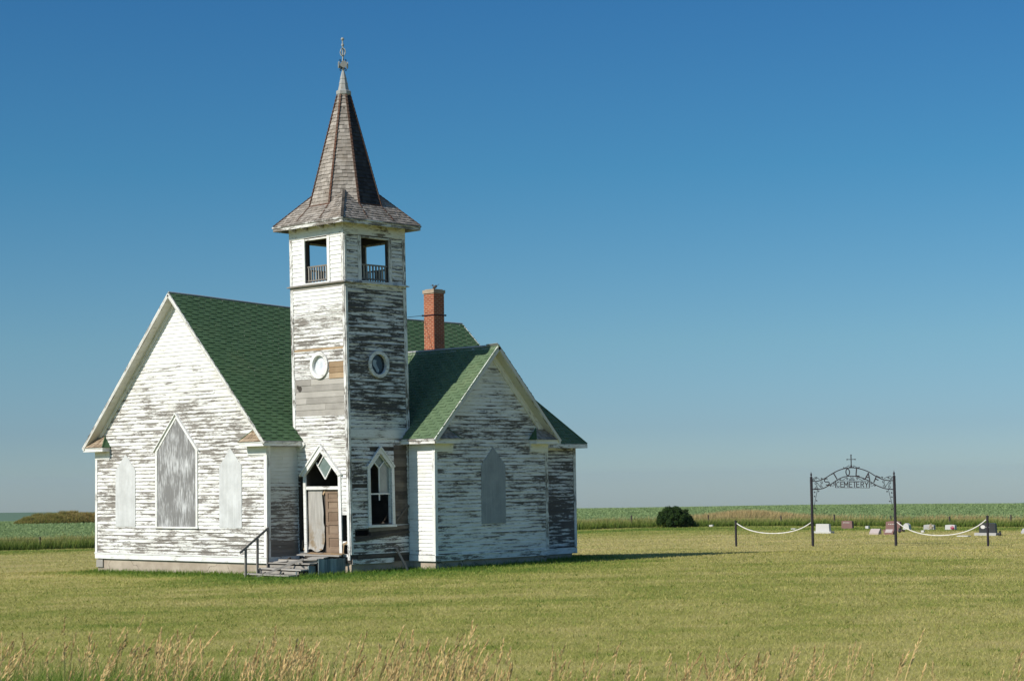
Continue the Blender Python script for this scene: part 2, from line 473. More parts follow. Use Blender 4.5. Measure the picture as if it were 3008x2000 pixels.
def mk_brick():
    m = NT('red_chimney_brick')
    x = m.node('ShaderNodeTexBrick')
    uvn = m.node('ShaderNodeUVMap', uv_map='UVMap')
    m.l.new(uvn.outputs[0], x.inputs['Vector'])
    m.set(x, 'Scale', 1.0); m.set(x, 'Brick Width', .21); m.set(x, 'Row Height', .071); m.set(x, 'Mortar Size', .0095); m.set(x, 'Mortar Smooth', .15); m.set(x, 'Bias', -.1)
    m.set(x, 'Color1', (.38, .092, .043, 1)); m.set(x, 'Color2', (.22, .045, .025, 1)); m.set(x, 'Mortar', (.52, .34, .21, 1))
    n = m.noise(m.objc(), 9.0, 5.0, .7); n2 = m.noise(m.objc(), 1.4, 4.0, .6)
    c = m.mix(m.math('MULTIPLY', m.mapr(n, .55, .8), .35), x.outputs['Color'], (.42, .22, .13))
    c = m.mul(c, m.math('MULTIPLY_ADD', n2, .5, .72))
    m.bump(m.math('MULTIPLY', x.outputs['Fac'], -1.0), .6, .008)
    return m.out(c, .9)
M['brick'] = mk_brick()

def mk_simple(name, c0, c1, scale=8.0, rough=.7, spec=.3, bump=.15):
    m = NT(name); p = m.objc()
    n = m.noise(p, scale, 5.0, .65)
    if bump: m.bump(n, bump, .004)
    return m.out(m.mix(m.mapr(n, .3, .7), c0, c1), rough, spec)
M['capstone'] = mk_simple('chimney_mortar_cap', (.30, .23, .16), (.42, .33, .235))
M['glass_green'] = mk_simple('frosted_green_glass', (.13, .18, .165), (.20, .25, .23), 5.0, .22, .5, .05)
M['glass_grey'] = mk_simple('frosted_grey_glass', (.24, .26, .25), (.32, .34, .32), 4.0, .3, .5, .05)
M['glass_white'] = mk_simple('painted_reflection_glass', (.50, .54, .58), (.80, .81, .80), 3.0, .3, .5, .05)  # sky and cloud reflection painted into the pane colour
M['glass_dark'] = mk_simple('dark_glass', (.012, .018, .026), (.03, .04, .055), 3.0, .15, .5, .03)
M['glass_shard'] = mk_simple('pale_glass_shard', (.22, .28, .33), (.34, .40, .45), 4.0, .3, .5, .03)
M['rope'] = mk_simple('white_chain_sleeve', (.66, .63, .56), (.78, .75, .68), 9.0, .7)
M['birdmat'] = mk_simple('grey_brown_feathers', (.05, .045, .045), (.13, .115, .105), 20.0, .9)
M['crosspaint'] = M['iron']

def granite(name, c0, c1, rough=.75, spec=.3):
    m = NT(name); p = m.objc()
    a = m.noise(p, 60.0, 3.0, .8); b = m.noise(p, 4.0, 4.0, .6)
    c = m.mix(m.math('ADD', m.math('MULTIPLY', a, .6), m.math('MULTIPLY', b, .4)), c0, c1)
    m.bump(a, .1, .003)
    return m.out(c, rough, spec)
M['g_white'] = granite('white_marble', (.42, .41, .385), (.57, .56, .53))
M['g_grey'] = granite('grey_granite', (.30, .29, .28), (.46, .45, .43))
M['g_brown'] = granite('brown_granite', (.14, .075, .065), (.25, .145, .125))
M['g_pink'] = granite('pinkish_granite', (.33, .27, .25), (.48, .41, .38))
M['g_black'] = granite('black_granite', (.018, .018, .018), (.05, .05, .05), .35, .5)
M['letter'] = mk_simple('carved_pale_letter', (.5, .48, .44), (.62, .6, .56))
M['flower_pink'] = mk_simple('bright_red_flower', (.55, .02, .09), (.75, .05, .18), 30.0)
M['flower_pale'] = mk_simple('pale_tan_flower', (.55, .42, .25), (.7, .58, .42), 30.0)
M['leafgreen'] = mk_simple('vase_leaf', (.03, .07, .02), (.06, .12, .03), 30.0)

# ------------------------------------------------------------------ the church
W, YT, T, XB, YB, WB = 10.04, 1.385, 2.77, 13.99, 4.05, 5.61
X0 = 9.94; XT = X0 + T; YE = YB + WB; YR = 14.0
ZF = .42
church = tag(empty('church', (0, 0, 0)), 'abandoned white wooden church with peeling clapboards, green roof and shingled spire', 'church')
X_, Y_, Z_ = Vector((1, 0, 0)), Vector((0, 1, 0)), Vector((0, 0, 1))

def lean(p):            # the old tower leans a little
    z = p[2]
    return (p[0] - .0111 * z, p[1] - .0100 * z, z)
KA = 1.011; ZRA = 9.93
def sagA(p):            # the long ridge has settled towards the back
    x, y, z = p
    t = min(max(y / 14.0, 0), 1); f = min(max((z - 4.4) / 5.5, 0), 1.05)
    return (x, y, z - (.39 * t + .10 * math.sin(PI * t)) * f)

# foundation -----------------------------------------------------------------
mb = MB()
mb.box((.05, .05, -.7), (W - .05, YR - .05, ZF - .004))
mb.box((X0 + .05, YT + .05, -.7), (XT - .04, YT + T, ZF - .006))
mb.box((W - .1, YB + .05, -.7), (XB - .05, YE - .05, ZF - .008))
mb.box((W - .1, YE - .1, -.7), (12.95, 12.1, ZF - .012))
mb.build('foundation', M['concrete'], church)
mb = MB(); mb.box((-.0, -.004, .10), (.42, .06, .38), .5); 
mb.build('foundation_patch', M['greywash'], church)

def zA(x): return ZRA - KA * abs(x - W / 2)
# ---- front gable wall -------------------------------------------------------
wall = MB()
gA = [(0, ZF), (W, ZF), (W, zA(W) - .13), (W / 2, ZRA - .13), (0, zA(0) - .13)]
slab(wall, gA, [], (0, 0, 0), X_, Z_, -Y_, -.14, 0)
front = wall.build('front_wall', M['darkwood'], church)
CW = [(3.84, 1.58), (6.18, 1.58), (6.18, 4.3), (5.01, 5.5), (3.84, 4.3)]
def lancet(c, w, z0, zs, za): return [(c - w / 2, z0), (c + w / 2, z0), (c + w / 2, zs), (c, za), (c - w / 2, zs)]
s = MB()
lap(s, [(.1, .63), (W - .1, .63), (W - .1, zA(W) - .14), (W / 2, ZRA - .14), (.1, zA(0) - .14)],
    [CW, lancet(1.9, 1.22, 1.62, 3.66, 4.22), lancet(8.09, 1.22, 1.62, 3.72, 4.31)], (0, 0, 0), X_, Z_, -Y_, .131, .022, seed=1, v_start=.63)
s.build('siding', M['front'], front)
s = MB()
s.box((-.035, -.035, ZF), (W + .035, 0, .60), .5); s.box((-.05, -.055, .60), (W + .05, 0, .635), .9)
s.build('water_table', M['trim'], front)
s = MB()
s.box((-.03, -.034, .63), (.10, .0, 4.36)); s.build('corner_board', M['trim'], front)
s = MB()
s.box((W - .13, -.034, .63), (W + .03, 0, 4.36)); s.build('corner_board', M['trim'], front)
s = MB()
for sg in (-1, 1):
    a = Vector((W / 2, -.03, ZRA - .21)); b = Vector((W / 2 + sg * (W / 2 + .02), -.03, zA(W) - .24))
    s.beam(a, b, .20, .05, (0, 0, 1)); s.mark()
s.build_each('rake_frieze', M['trim'], front)

# boarded lancet windows of the front gable
def boarded(name, mat, c, w, z0, zs, za, plane, frame=True, fw=.09, label=None, hood=False, warp=None, fmat='trim'):
    """plane: function (u, z, out) -> world"""
    b = MB()
    pts = lancet(c, w, z0, zs, za)
    P = [Vector(plane(u, z, .035)) for u, z in pts]
    n = Vector(plane(c, 1, 1)) - Vector(plane(c, 1, 0))
    b.prism(P, -n * .03)
    for k in range(len(b.f)):      # boards carry vertical grain
        pass
    L = len(b.v) // 1
    uvs = []
    for f in b.f:
        for vi in f:
            q = Vector(b.v[vi]); uvs.append((q.z, q.x + q.y))
    b.uv = uvs if mat not in ('centerboard', 'doorply') else [(y, x) for x, y in uvs]
    o = b.build(name, M[mat], church, warp)
    if label: o['label'] = label
    if frame:
        s = MB()
        i0 = [(c - w / 2, z0), (c - w / 2, zs), (c, za), (c + w / 2, zs), (c + w / 2, z0)]
        w2 = w / 2 + fw
        k = (za - zs) / (w / 2)
        e = fw * math.sqrt(1 + k * k)
        o0 = [(c - w2, z0), (c - w2, zs + (e - fw * k) * 1.0), (c, za + e), (c + w2, zs + (e - fw * k)), (c + w2, z0)]
        for i in range(4):
            q = [i0[i], i0[i + 1], o0[i + 1], o0[i]]
            s.prism([plane(u, z, .055) for u, z in q], n * -.055)
        s.prism([plane(u, z, .075) for u, z in ((c - w2 - .04, z0 - .06), (c + w2 + .04, z0 - .06), (c + w2 + .04, z0), (c - w2 - .04, z0))], n * -.075)
        if hood:
            for sg in (-1, 1):
                q = [(c + sg * (w2 + .09), o0[1][1] - .09 * k * .9), (c, za + e), (c, za + e + .05), (c + sg * (w2 + .09), o0[1][1] - .09 * k * .9 + .05)]
                s.prism([plane(u, z, .11) for u, z in q], n * -.11)
        s.build('window_frame', M[fmat], o, warp)
    return o
pF = lambda u, z, d: (u, -d, z)
boarded('boarded_window', 'centerboard', 5.01, 2.28, 1.62, 4.30, 5.46, pF, True, .10, 'widest boarded window, streaked grey board in the middle of the gable', True)
boarded('boarded_window', 'plywood_light', 1.9, 1.24, 1.60, 3.66, 4.24, pF, False, label='pale board window nearest the far corner')
boarded('boarded_window', 'plywood_light', 8.09, 1.24, 1.60, 3.72, 4.33, pF, False, label='pale board window nearest the steps')

# ---- other walls of the long wing ------------------------------------------
wall = MB()
slab(wall, rect(0, ZF, YR, 4.50), [], (W, 0, 0), Y_, Z_, X_, -.14, 0)
side = wall.build('side_wall', M['darkwood'], church)
s = MB()
lap(s, rect(.06, .63, YT + .05, 4.34), [], (W, 0, 0), Y_, Z_, X_, .131, .022, seed=2, v_start=.63)
s.mark(); lap(s, rect(12.1, .63, YR - .1, 4.34), [], (W, 0, 0), Y_, Z_, X_, .131, .022, seed=3, v_start=.63)
s.mark(); s.build_each('siding', M['sideA'], side)
s = MB(); s.box((W, .0, .63), (W + .034, .13, 4.36)); s.box((W + .004, .0, ZF), (W + .03, YT, .63))
s.build('corner_board', M['trim'], side)
wall = MB()
slab(wall, rect(0, ZF, YR, 4.50), [], (0, 0, 0), Y_, Z_, -X_, -.14, 0)
west = wall.build('side_wall', M['darkwood'], church)
s = MB(); lap(s, rect(0, ZF, YR, 4.34), [], (0, 0, 0), Y_, Z_, -X_, .131, .022, seed=4)
s.build('siding', M['sideA'], west)
wall = MB(); slab(wall, gA, [], (0, YR, 0), X_, Z_, Y_, -.14, 0)
rear = wall.build('rear_wall', M['darkwood'], church, sagA)
s = MB(); lap(s, gA, [], (0, YR, 0), X_, Z_, Y_, .131, .022, seed=5); s.build('siding', M['sideA'], rear, sagA)

# ---- roof of the long wing ---------------------------------------------------

def roof_slope(deck, sh, eave, U, V, N, umin, umax, L, holes, seed, c=.138, poly=None, lip=.011):
    P = poly or rect(umin, 0, umax, L)
    u0, u1 = min(p[0] for p in P), max(p[0] for p in P)
    for q in range(14):
        pc = clip(clip(ccw(P), 1, 0, -(u0 + (u1 - u0) * q / 14)), -1, 0, u0 + (u1 - u0) * (q + 1) / 14)
        if len(pc) > 2 and abs(area(pc)) > 1e-4: slab(deck, pc, holes, eave, U, V, N, -.12, -.014)
    lap(sh, P, holes, eave, U, V, N, c, lip, (.265, .265), .0010, v_start=-.012, vj=.006, seed=seed, alt=(1.75, .25))
kA = math.sqrt(1 + KA * KA)
EXA = W + .32; LA = (EXA - W / 2) * kA
deck = MB(); sh = MB()
VA = Vector((-1, 0, KA)) / kA; NA = Vector((KA, 0, 1)) / kA
VL = Vector((1, 0, KA)) / kA; NL = Vector((-KA, 0, 1)) / kA
ZEA = zA(EXA)
hA = [rect(YT + .02, -.1, YE + .01, (EXA - 9.90) * kA)]
roof_slope(deck, sh, (EXA, 0, ZEA), Y_, VA, NA, -.41, YR + .41, LA, hA, 31)
roof_slope(deck, sh, (-.32, 0, ZEA), Y_, VL, NL, -.41, YR + .41, LA, [], 32)
roofA = deck.build('roof', M['soffit'], church, sagA)
sh.build('shingles', M['greenroof'], roofA, sagA)
s = MB(); s.tube([(W / 2, y, ZRA + .012) for y in np.linspace(-.38, YR + .37, 12)], .035, 6); s.build('ridge_cap', M['greymetal'], roofA, sagA)
s = MB()
for sg in (-1, 1):
    for y in (-.385, YR + .375):
        a = Vector((W / 2, y, ZRA - .075)); b = Vector((W / 2 + sg * (EXA - W / 2 + .0), y, ZEA - .085))
        s.beam(a, b, .135, .03, (0, 0, 1))
        s.beam(a + Vector((0, -.006 if y < 0 else .006, .045)), b + Vector((0, -.006 if y < 0 else .006, .045)), .045, .045, (0, 0, 1)); s.mark()
s.build_each('rake_board', M['trim_worn'], roofA, sagA)
s = MB()
s.box((EXA - .03, -.37, ZEA - .17), (EXA + .006, YT - .01, ZEA - .015)); s.box((EXA + .006, -.37, ZEA - .065), (EXA + .03, YT - .01, ZEA - .016)); s.mark()
s.box((-.326, -.37, ZEA - .17), (-.29, YR + .36, ZEA - .015)); s.mark()
s.box((EXA - .03, YE + 2.6, ZEA - .17), (EXA + .006, YR + .36, ZEA - .015)); s.mark()
s.build_each('eave_fascia', M['trim_worn'], roofA)
s = MB()
s.box((W + .002, -.34, ZEA - .17), (EXA - .03, YT - .01, ZEA - .145)); s.mark(); s.box((-.29, -.34, ZEA - .17), (-.002, YR, ZEA - .145)); s.mark()
s.build_each('soffit', M['soffit'], roofA)

# boxed cornice returns with their own small shingled roofs -------------------
def cornice_return(org, A, B, ln, sh_mat, side_mat, tag_up=.42, name='cornice_return'):
    """org: outer corner at the eave underside; A unit vector inward along the gable, B unit vector out from the wall (depth .37)"""
    org, A, B = Vector(org), Vector(A), Vector(B)
    d = .37; h = .155
    s = MB()
    def P(a, b, z): return org + A * a - B * (d - b) + Z_ * z     # b: 0 at the wall, d at the front
    pr = [P(0, 0, 0), P(ln, 0, 0), P(ln, d, 0), P(0, d, 0)]
    s.prism(pr, Z_ * h, .4)
    s.prism([P(.295, 0, -.28), P(ln - .02, 0, -.28), P(ln - .02, .05, -.28), P(.295, .05, -.28)], Z_ * .28, .3)
    s.prism([P(-.02, d, h - .05), P(ln + .02, d, h - .05), P(ln + .02, d + .02, h - .05), P(-.02, d + .02, h - .05)], Z_ * .05, .3)
    o = s.build(name, M['trim'], church)
    s = MB()
    f0, f1 = P(.0, d + .035, h), P(ln + .035, d + .035, h)
    w0, w1 = P(.50, 0, h + tag_up), P(ln - .36, 0, h + tag_up)
    b1 = P(ln + .035, 0, h)
    U = A; Vv = (w0 - A * .50 - f0); Lv = Vv.length; Vv = Vv.normalized(); N = U.cross(Vv)
    if N.z < 0: N = -N
    lap(s, [(0, 0), (ln + .035, 0), (ln - .36, Lv), (.50, Lv)], [], f0, U, Vv, N, .15, .016, (.09, .17), .004, v_start=0, vj=.012, seed=hash(tuple(org)) % 97, miss=.04)
    s.poly([f0, f1, w1, w0], None, .2); s.poly([f0 - Z_ * .012, f1 - Z_ * .012, b1 - Z_ * .012, P(0, 0, h - .012)], None, .2)
    s.build('return_shingles', M[sh_mat], o)
    s = MB()
    s.poly([f1, b1, w1], [(0, 0), (.4, 0), (.2, .5)], .5)
    s.poly([f1 + A * .004, b1 + A * .004, w1 + A * .004 + Z_ * .004], [(0, 0), (.4, 0), (.2, .5)], .5)
    s.tube([f1 + Z_ * .01, w1 + Z_ * .015], .018, 5)
    s.build('return_hip', M[side_mat], o)
cornice_return((-.32, -.37, ZEA - .17), X_, -Y_, 1.25, 'shake_tan', 'greenroof')
cornice_return((EXA, -.37, ZEA - .17), -X_, -Y_, 1.35, 'shake_tan', 'greenroof')

# ---- side wing -----------------------------------------------------------------
YC = YB + WB / 2; ZRB = 7.79; KB = 1.038
def zB(y): return ZRB - KB * abs(y - YC)
wall = MB()
gB = [(YB, ZF), (YE, ZF), (YE, zB(YE) - .13), (YC, ZRB - .13), (YB, zB(YB) - .13)]
slab(wall, gB, [], (XB, 0, 0), Y_, Z_, X_, -.14, 0)
gable = wall.build('side_gable_wall', M['darkwood'], church)
s = MB()
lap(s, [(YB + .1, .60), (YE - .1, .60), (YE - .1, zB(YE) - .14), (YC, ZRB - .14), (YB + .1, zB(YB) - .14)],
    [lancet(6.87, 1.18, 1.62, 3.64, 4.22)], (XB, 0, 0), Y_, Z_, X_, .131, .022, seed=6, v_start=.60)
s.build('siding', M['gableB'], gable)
s = MB(); s.box((XB, YB - .03, .40), (XB + .035, YE + .03, .58), .5); s.box((XB, YB - .045, .58), (XB + .05, YE + .03, .61), .9)
s.build('water_table', M['trim_worn'], gable)
s = MB(); s.box((XB, YB - .03, .61), (XB + .034, YB + .10, 4.36)); s.build('corner_board', M['trim'], gable)
s = MB(); s.box((XB, YE - .11, .61), (XB + .034, YE + .03, 4.36)); s.build('corner_board', M['trim_worn'], gable)
s = MB()
for sg in (-1, 1):
    s.beam((XB + .03, YC, ZRB - .26), (XB + .03, YC + sg * (WB / 2 + .02), zB(YE) - .29), .27, .05, (0, 0, 1)); s.mark()
s.build_each('rake_frieze', M['trim'], gable)
pB = lambda u, z, d: (XB + d, u, z)
boarded('boarded_window', 'plywood_shade', 6.87, 1.2, 1.60, 3.64, 4.25, pB, False, label='grey board window in the shaded gable')
wall = MB(); slab(wall, rect(W, ZF, XB - .01, 4.55), [], (0, YB, 0), X_, Z_, -Y_, -.14, 0)
sunny = wall.build('sunny_wall', M['darkwood'], church)
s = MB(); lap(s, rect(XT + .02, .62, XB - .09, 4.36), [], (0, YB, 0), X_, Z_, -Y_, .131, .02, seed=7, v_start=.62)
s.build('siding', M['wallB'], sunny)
s = MB(); s.box((XT + .02, YB - .035, .40), (XB + .034, YB, .60)); s.build('water_table', M['trim'], sunny)
s = MB(); s.box((XB - .10, YB - .034, .62), (XB + .0, YB, 4.36)); s.build('corner_board', M['trim'], sunny)
wall = MB(); slab(wall, rect(W, ZF, XB - .01, 4.55), [], (0, YE, 0), X_, Z_, Y_, -.14, 0)
o = wall.build('back_wall', M['darkwood'], church)
s = MB(); lap(s, rect(W, ZF, XB - .09, 4.36), [], (0, YE, 0), X_, Z_, Y_, .131, .02, seed=8); s.build('siding', M['wallC'], o)

kB = math.sqrt(1 + KB * KB); EYB = .327; RX = XB + .37
LB = (WB / 2 + EYB) * kB; ZEB = zB(YB - EYB)
deck = MB(); sh = MB()
VB = Vector((0, 1, KB)) / kB; NB = Vector((0, -KB, 1)) / kB
VB2 = Vector((0, -1, KB)) / kB; NB2 = Vector((0, KB, 1)) / kB
roof_slope(deck, sh, (0, YB - EYB, ZEB), X_, VB, NB, 7.0, RX + .06, LB, [rect(6, -.1, XT - .06, (YT + T - YB + EYB + .05) * kB)], 41)
roof_slope(deck, sh, (0, YE + EYB, ZEB), X_, VB2, NB2, 7.0, RX + .06, LB, [rect(6, -.1, 13.2, .5)], 42)
roofB = deck.build('side_wing_roof', M['soffit'], church)
sh.build('shingles', M['greenroof2'], roofB)
s = MB(); s.tube([(7.1, YC, ZRB + .012), (RX + .02, YC, ZRB + .015)], .038, 6)
s.beam((RX - .5, YC - .05, ZRB + .012), (RX + .05, YC - .05, ZRB + .03), .15, .012, (0, 1, -1))
s.build('ridge_cap', M['greymetal'], roofB)
s = MB()
for sg in (-1, 1):
    a = Vector((RX + .012, YC, ZRB - .08)); b = Vector((RX + .012, YC + sg * (WB / 2 + EYB), ZEB - .09))
    s.beam(a, b, .15, .03, (0, 0, 1)); s.beam(a + Vector((.006, 0, .045)), b + Vector((.006, 0, .045)), .05, .045, (0, 0, 1)); s.mark()
s.build_each('rake_board', M['trim_worn'], roofB)
s = MB()
s.box((XT - .07, YB - EYB - .006, ZEB - .17), (RX, YB - EYB + .03, ZEB - .015)); s.box((XT - .02, YB - EYB - .03, ZEB - .065), (RX, YB - EYB - .006, ZEB - .016)); s.mark()
s.box((W, YE + EYB - .006, ZEB - .17), (RX, YE + EYB + .03, ZEB - .015)); s.mark()
s.build_each('eave_fascia', M['trim_worn'], roofB)
s = MB(); s.box((XT - .07, YB - EYB + .03, ZEB - .17), (XB, YB - .002, ZEB - .145)); s.build('soffit', M['soffit'], roofB)
cornice_return((RX, YB - EYB, ZEB - .17), Y_, X_, 1.20, 'shake', 'greenroof')
cornice_return((RX, YE + EYB, ZEB - .17), -Y_, X_, 1.25, 'shake', 'greenroof')

# ---- low rear wing with hipped roof -----------------------------------------------
XCW, YCE = 13.0, 12.27
wall = MB(); slab(wall, rect(YE - .1, ZF, YCE, 4.35), [], (XCW, 0, 0), Y_, Z_, X_, -.14, 0)
slab(wall, rect(W - .1, ZF, XCW, 4.35), [], (0, YCE, 0), X_, Z_, Y_, -.14, 0)
rearw = wall.build('rear_wing_wall', M['darkwood'], church)
s = MB(); lap(s, rect(YE - .05, .62, YCE - .1, 4.25), [], (XCW, 0, 0), Y_, Z_, X_, .131, .022, seed=9, v_start=.62)
lap(s, rect(W, .62, XCW - .05, 4.25), [], (0, YCE, 0), X_, Z_, Y_, .131, .022, seed=10, v_start=.62)
s.build('siding', M['wallC'], rearw)
s = MB(); s.box((XCW, YE, .36), (XCW + .035, YCE + .03, .58)); s.build('water_table', M['trim_worn'], rearw)
s = MB(); s.box((XCW, YCE - .1, .6), (XCW + .034, YCE + .03, 4.25)); s.build('corner_board', M['trim_worn'], rearw)
ZEC = 4.40; KC = 1.2; kC = math.sqrt(1 + KC * KC)
xe, ye = 13.33, 12.62; half = 2.03
deck = MB(); sh = MB()
Lc = half * kC
roof_slope(deck, sh, (xe, 0, ZEC), Y_, Vector((-1, 0, KC)) / kC, Vector((KC, 0, 1)) / kC, 0, 0, 0, [], 51, poly=[(8.2, 0), (ye, 0), (ye - half, Lc), (8.2, Lc)])
roof_slope(deck, sh, (0, ye, ZEC), X_, Vector((0, -1, KC)) / kC, Vector((0, KC, 1)) / kC, 0, 0, 0, [], 52, poly=[(xe - 2 * half, 0), (xe, 0), (xe - half, Lc)])
roof_slope(deck, sh, (xe - 2 * half, 0, ZEC), Y_, Vector((1, 0, KC)) / kC, Vector((-KC, 0, 1)) / kC, 0, 0, 0, [], 53, poly=[(8.2, 0), (ye, 0), (ye - half, Lc), (8.2, Lc)])
roofC = deck.build('rear_wing_roof', M['trim_worn'], church)
sh.build('shingles', M['greenroof2'], roofC)
s = MB(); s.tube([(xe, ye, ZEC + .01), (xe - half, ye - half, ZEC + half * KC + .02)], .03, 5); s.build('hip_cap', M['greenroof'], roofC)
s = MB(); s.box((xe - .03, YE + .2, ZEC - .15), (xe + .006, ye + .006, ZEC - .012)); s.mark(); s.box((W, ye - .03, ZEC - .15), (xe - .03, ye + .006, ZEC - .012))
s.box((XCW + .002, YE + .2, ZEC - .15), (xe - .03, ye - .03, ZEC - .125))
s.mark(); s.build_each('eave_fascia', M['trim_worn'], roofC)

# ---- chimney ------------------------------------------------------------------------
s = MB(); s.box((9.42, 8.0, 5.0), (9.955, 8.53, 10.05), .5)
# real-size UVs for the bricks
uv = []
for f in s.f:
    P = [Vector(s.v[i]) for i in f]; n = (P[1] - P[0]).cross(P[2] - P[0])
    a = max(range(3), key=lambda k: abs(n[k]))
    uv += [((p.x if a == 1 else p.y) + .013, p.z) for p in P]
s.uv = uv
chim = s.build('chimney', M['brick'], church)
s = MB(); s.box((9.385, 7.965, 10.05), (9.99, 8.565, 10.18), .5); s.box((9.45, 8.03, 10.18), (9.92, 8.5, 10.21), .5); s.build('chimney_cap', M['capstone'], chim)
s = MB()
zz = 9.24
for a, b in (((9.40, 7.98), (9.975, 7.98)), ((9.975, 7.98), (9.975, 8.55)), ((9.975, 8.55), (9.40, 8.55)), ((9.40, 8.55), (9.40, 7.98))):
    s.beam((*a, zz), (*b, zz), .035, .012, (0, 0, 1))
s.box((9.355, 7.95, zz - .03), (9.42, 7.985, zz + .03)); s.box((9.96, 8.54, zz - .03), (10.0, 8.6, zz + .03))
s.build('iron_strap', M['iron'], chim)
s = MB(); s.tube([(9.385, 7.96, zz), (9.95, 4.17, 8.75)], .010, 5); s.build('guy_wire', M['iron'], church)

# ------------------------------------------------------------------ the tower
def tw(plane):      # returns mapping from (u, z, out) to world before the lean
    return {'L': lambda u, z, d: (u, YT - d, z), 'R': lambda u, z, d: (XT + d, u, z),
            'B': lambda u, z, d: (u, YT + T + d, z), 'K': lambda u, z, d: (X0 - d, u, z)}[plane]
AX = {'L': ((0, YT, 0), X_, -Y_), 'R': ((XT, 0, 0), Y_, X_), 'B': ((0, YT + T, 0), X_, Y_), 'K': ((X0, 0, 0), Y_, -X_)}
RNGU = {'L': (X0, XT), 'R': (YT, YT + T), 'B': (X0, XT), 'K': (YT, YT + T)}
OPEN = {'L': (10.73, 11.89), 'R': (2.13, 3.40), 'B': (10.73, 11.89), 'K': (2.13, 3.40)}
ZO0, ZO1 = 9.90, 11.42
ZT_ = 11.86
DOOR = [(10.53, .74), (12.20, .74), (12.20, 3.45), (11.36, 4.16), (10.53, 3.45)]
WIN = [(2.31, 1.70), (3.28, 1.70), (3.28, 3.60), (2.795, 4.08), (2.31, 3.60)]
GAP1 = rect(10.10, .78, 10.44, 3.42); GAP2 = rect(12.34, 1.15, 12.58, 2.02); GAP3 = rect(12.34, .72, 12.58, 1.02)
sheath_holes = {'L': [rect(OPEN['L'][0], ZO0, OPEN['L'][1], ZO1), DOOR, GAP1, GAP2, GAP3, ngon(11.37, 7.07, .34)],
                'R': [rect(OPEN['R'][0], ZO0, OPEN['R'][1], ZO1), WIN, rect(1.62, 1.30, 2.3, 1.5), ngon(2.81, 7.08, .36)],
                'B': [rect(OPEN['B'][0], ZO0, OPEN['B'][1], ZO1)], 'K': [rect(OPEN['K'][0], ZO0, OPEN['K'][1], ZO1)]}
side_holes = {'L': [DOOR, rect(10.38, .6, 12.34, 3.45), GAP1, GAP2, GAP3, ngon(11.37, 7.07, .40), rect(11.84, 6.62, 12.6, 7.17), rect(10.06, 5.36, 12.6, 6.62), rect(OPEN['L'][0] - .12, ZO0 - .1, OPEN['L'][1] + .12, ZO1 + .1)],
              'R': [WIN, rect(2.2, 1.62, 3.40, 3.62), [(1.58, 1.20), (4.06, 1.31), (4.06, 1.64), (1.58, 1.53)], rect(1.4, .40, 4.2, .70), rect(3.42, 1.66, 4.02, 4.35), ngon(2.81, 7.08, .42), rect(OPEN['R'][0] - .12, ZO0 - .1, OPEN['R'][1] + .12, ZO1 + .1), rect(YT + .05, 4.60, YT + T, 4.88)],
              'B': [rect(OPEN['B'][0] - .1, ZO0 - .1, OPEN['B'][1] + .1, ZO1 + .1)], 'K': [rect(OPEN['K'][0] - .1, ZO0 - .1, OPEN['K'][1] + .1, ZO1 + .1)]}
smat = {'L': 'towerL', 'R': 'towerR', 'B': 'wallC', 'K': 'sideA'}
tw_wall = {}
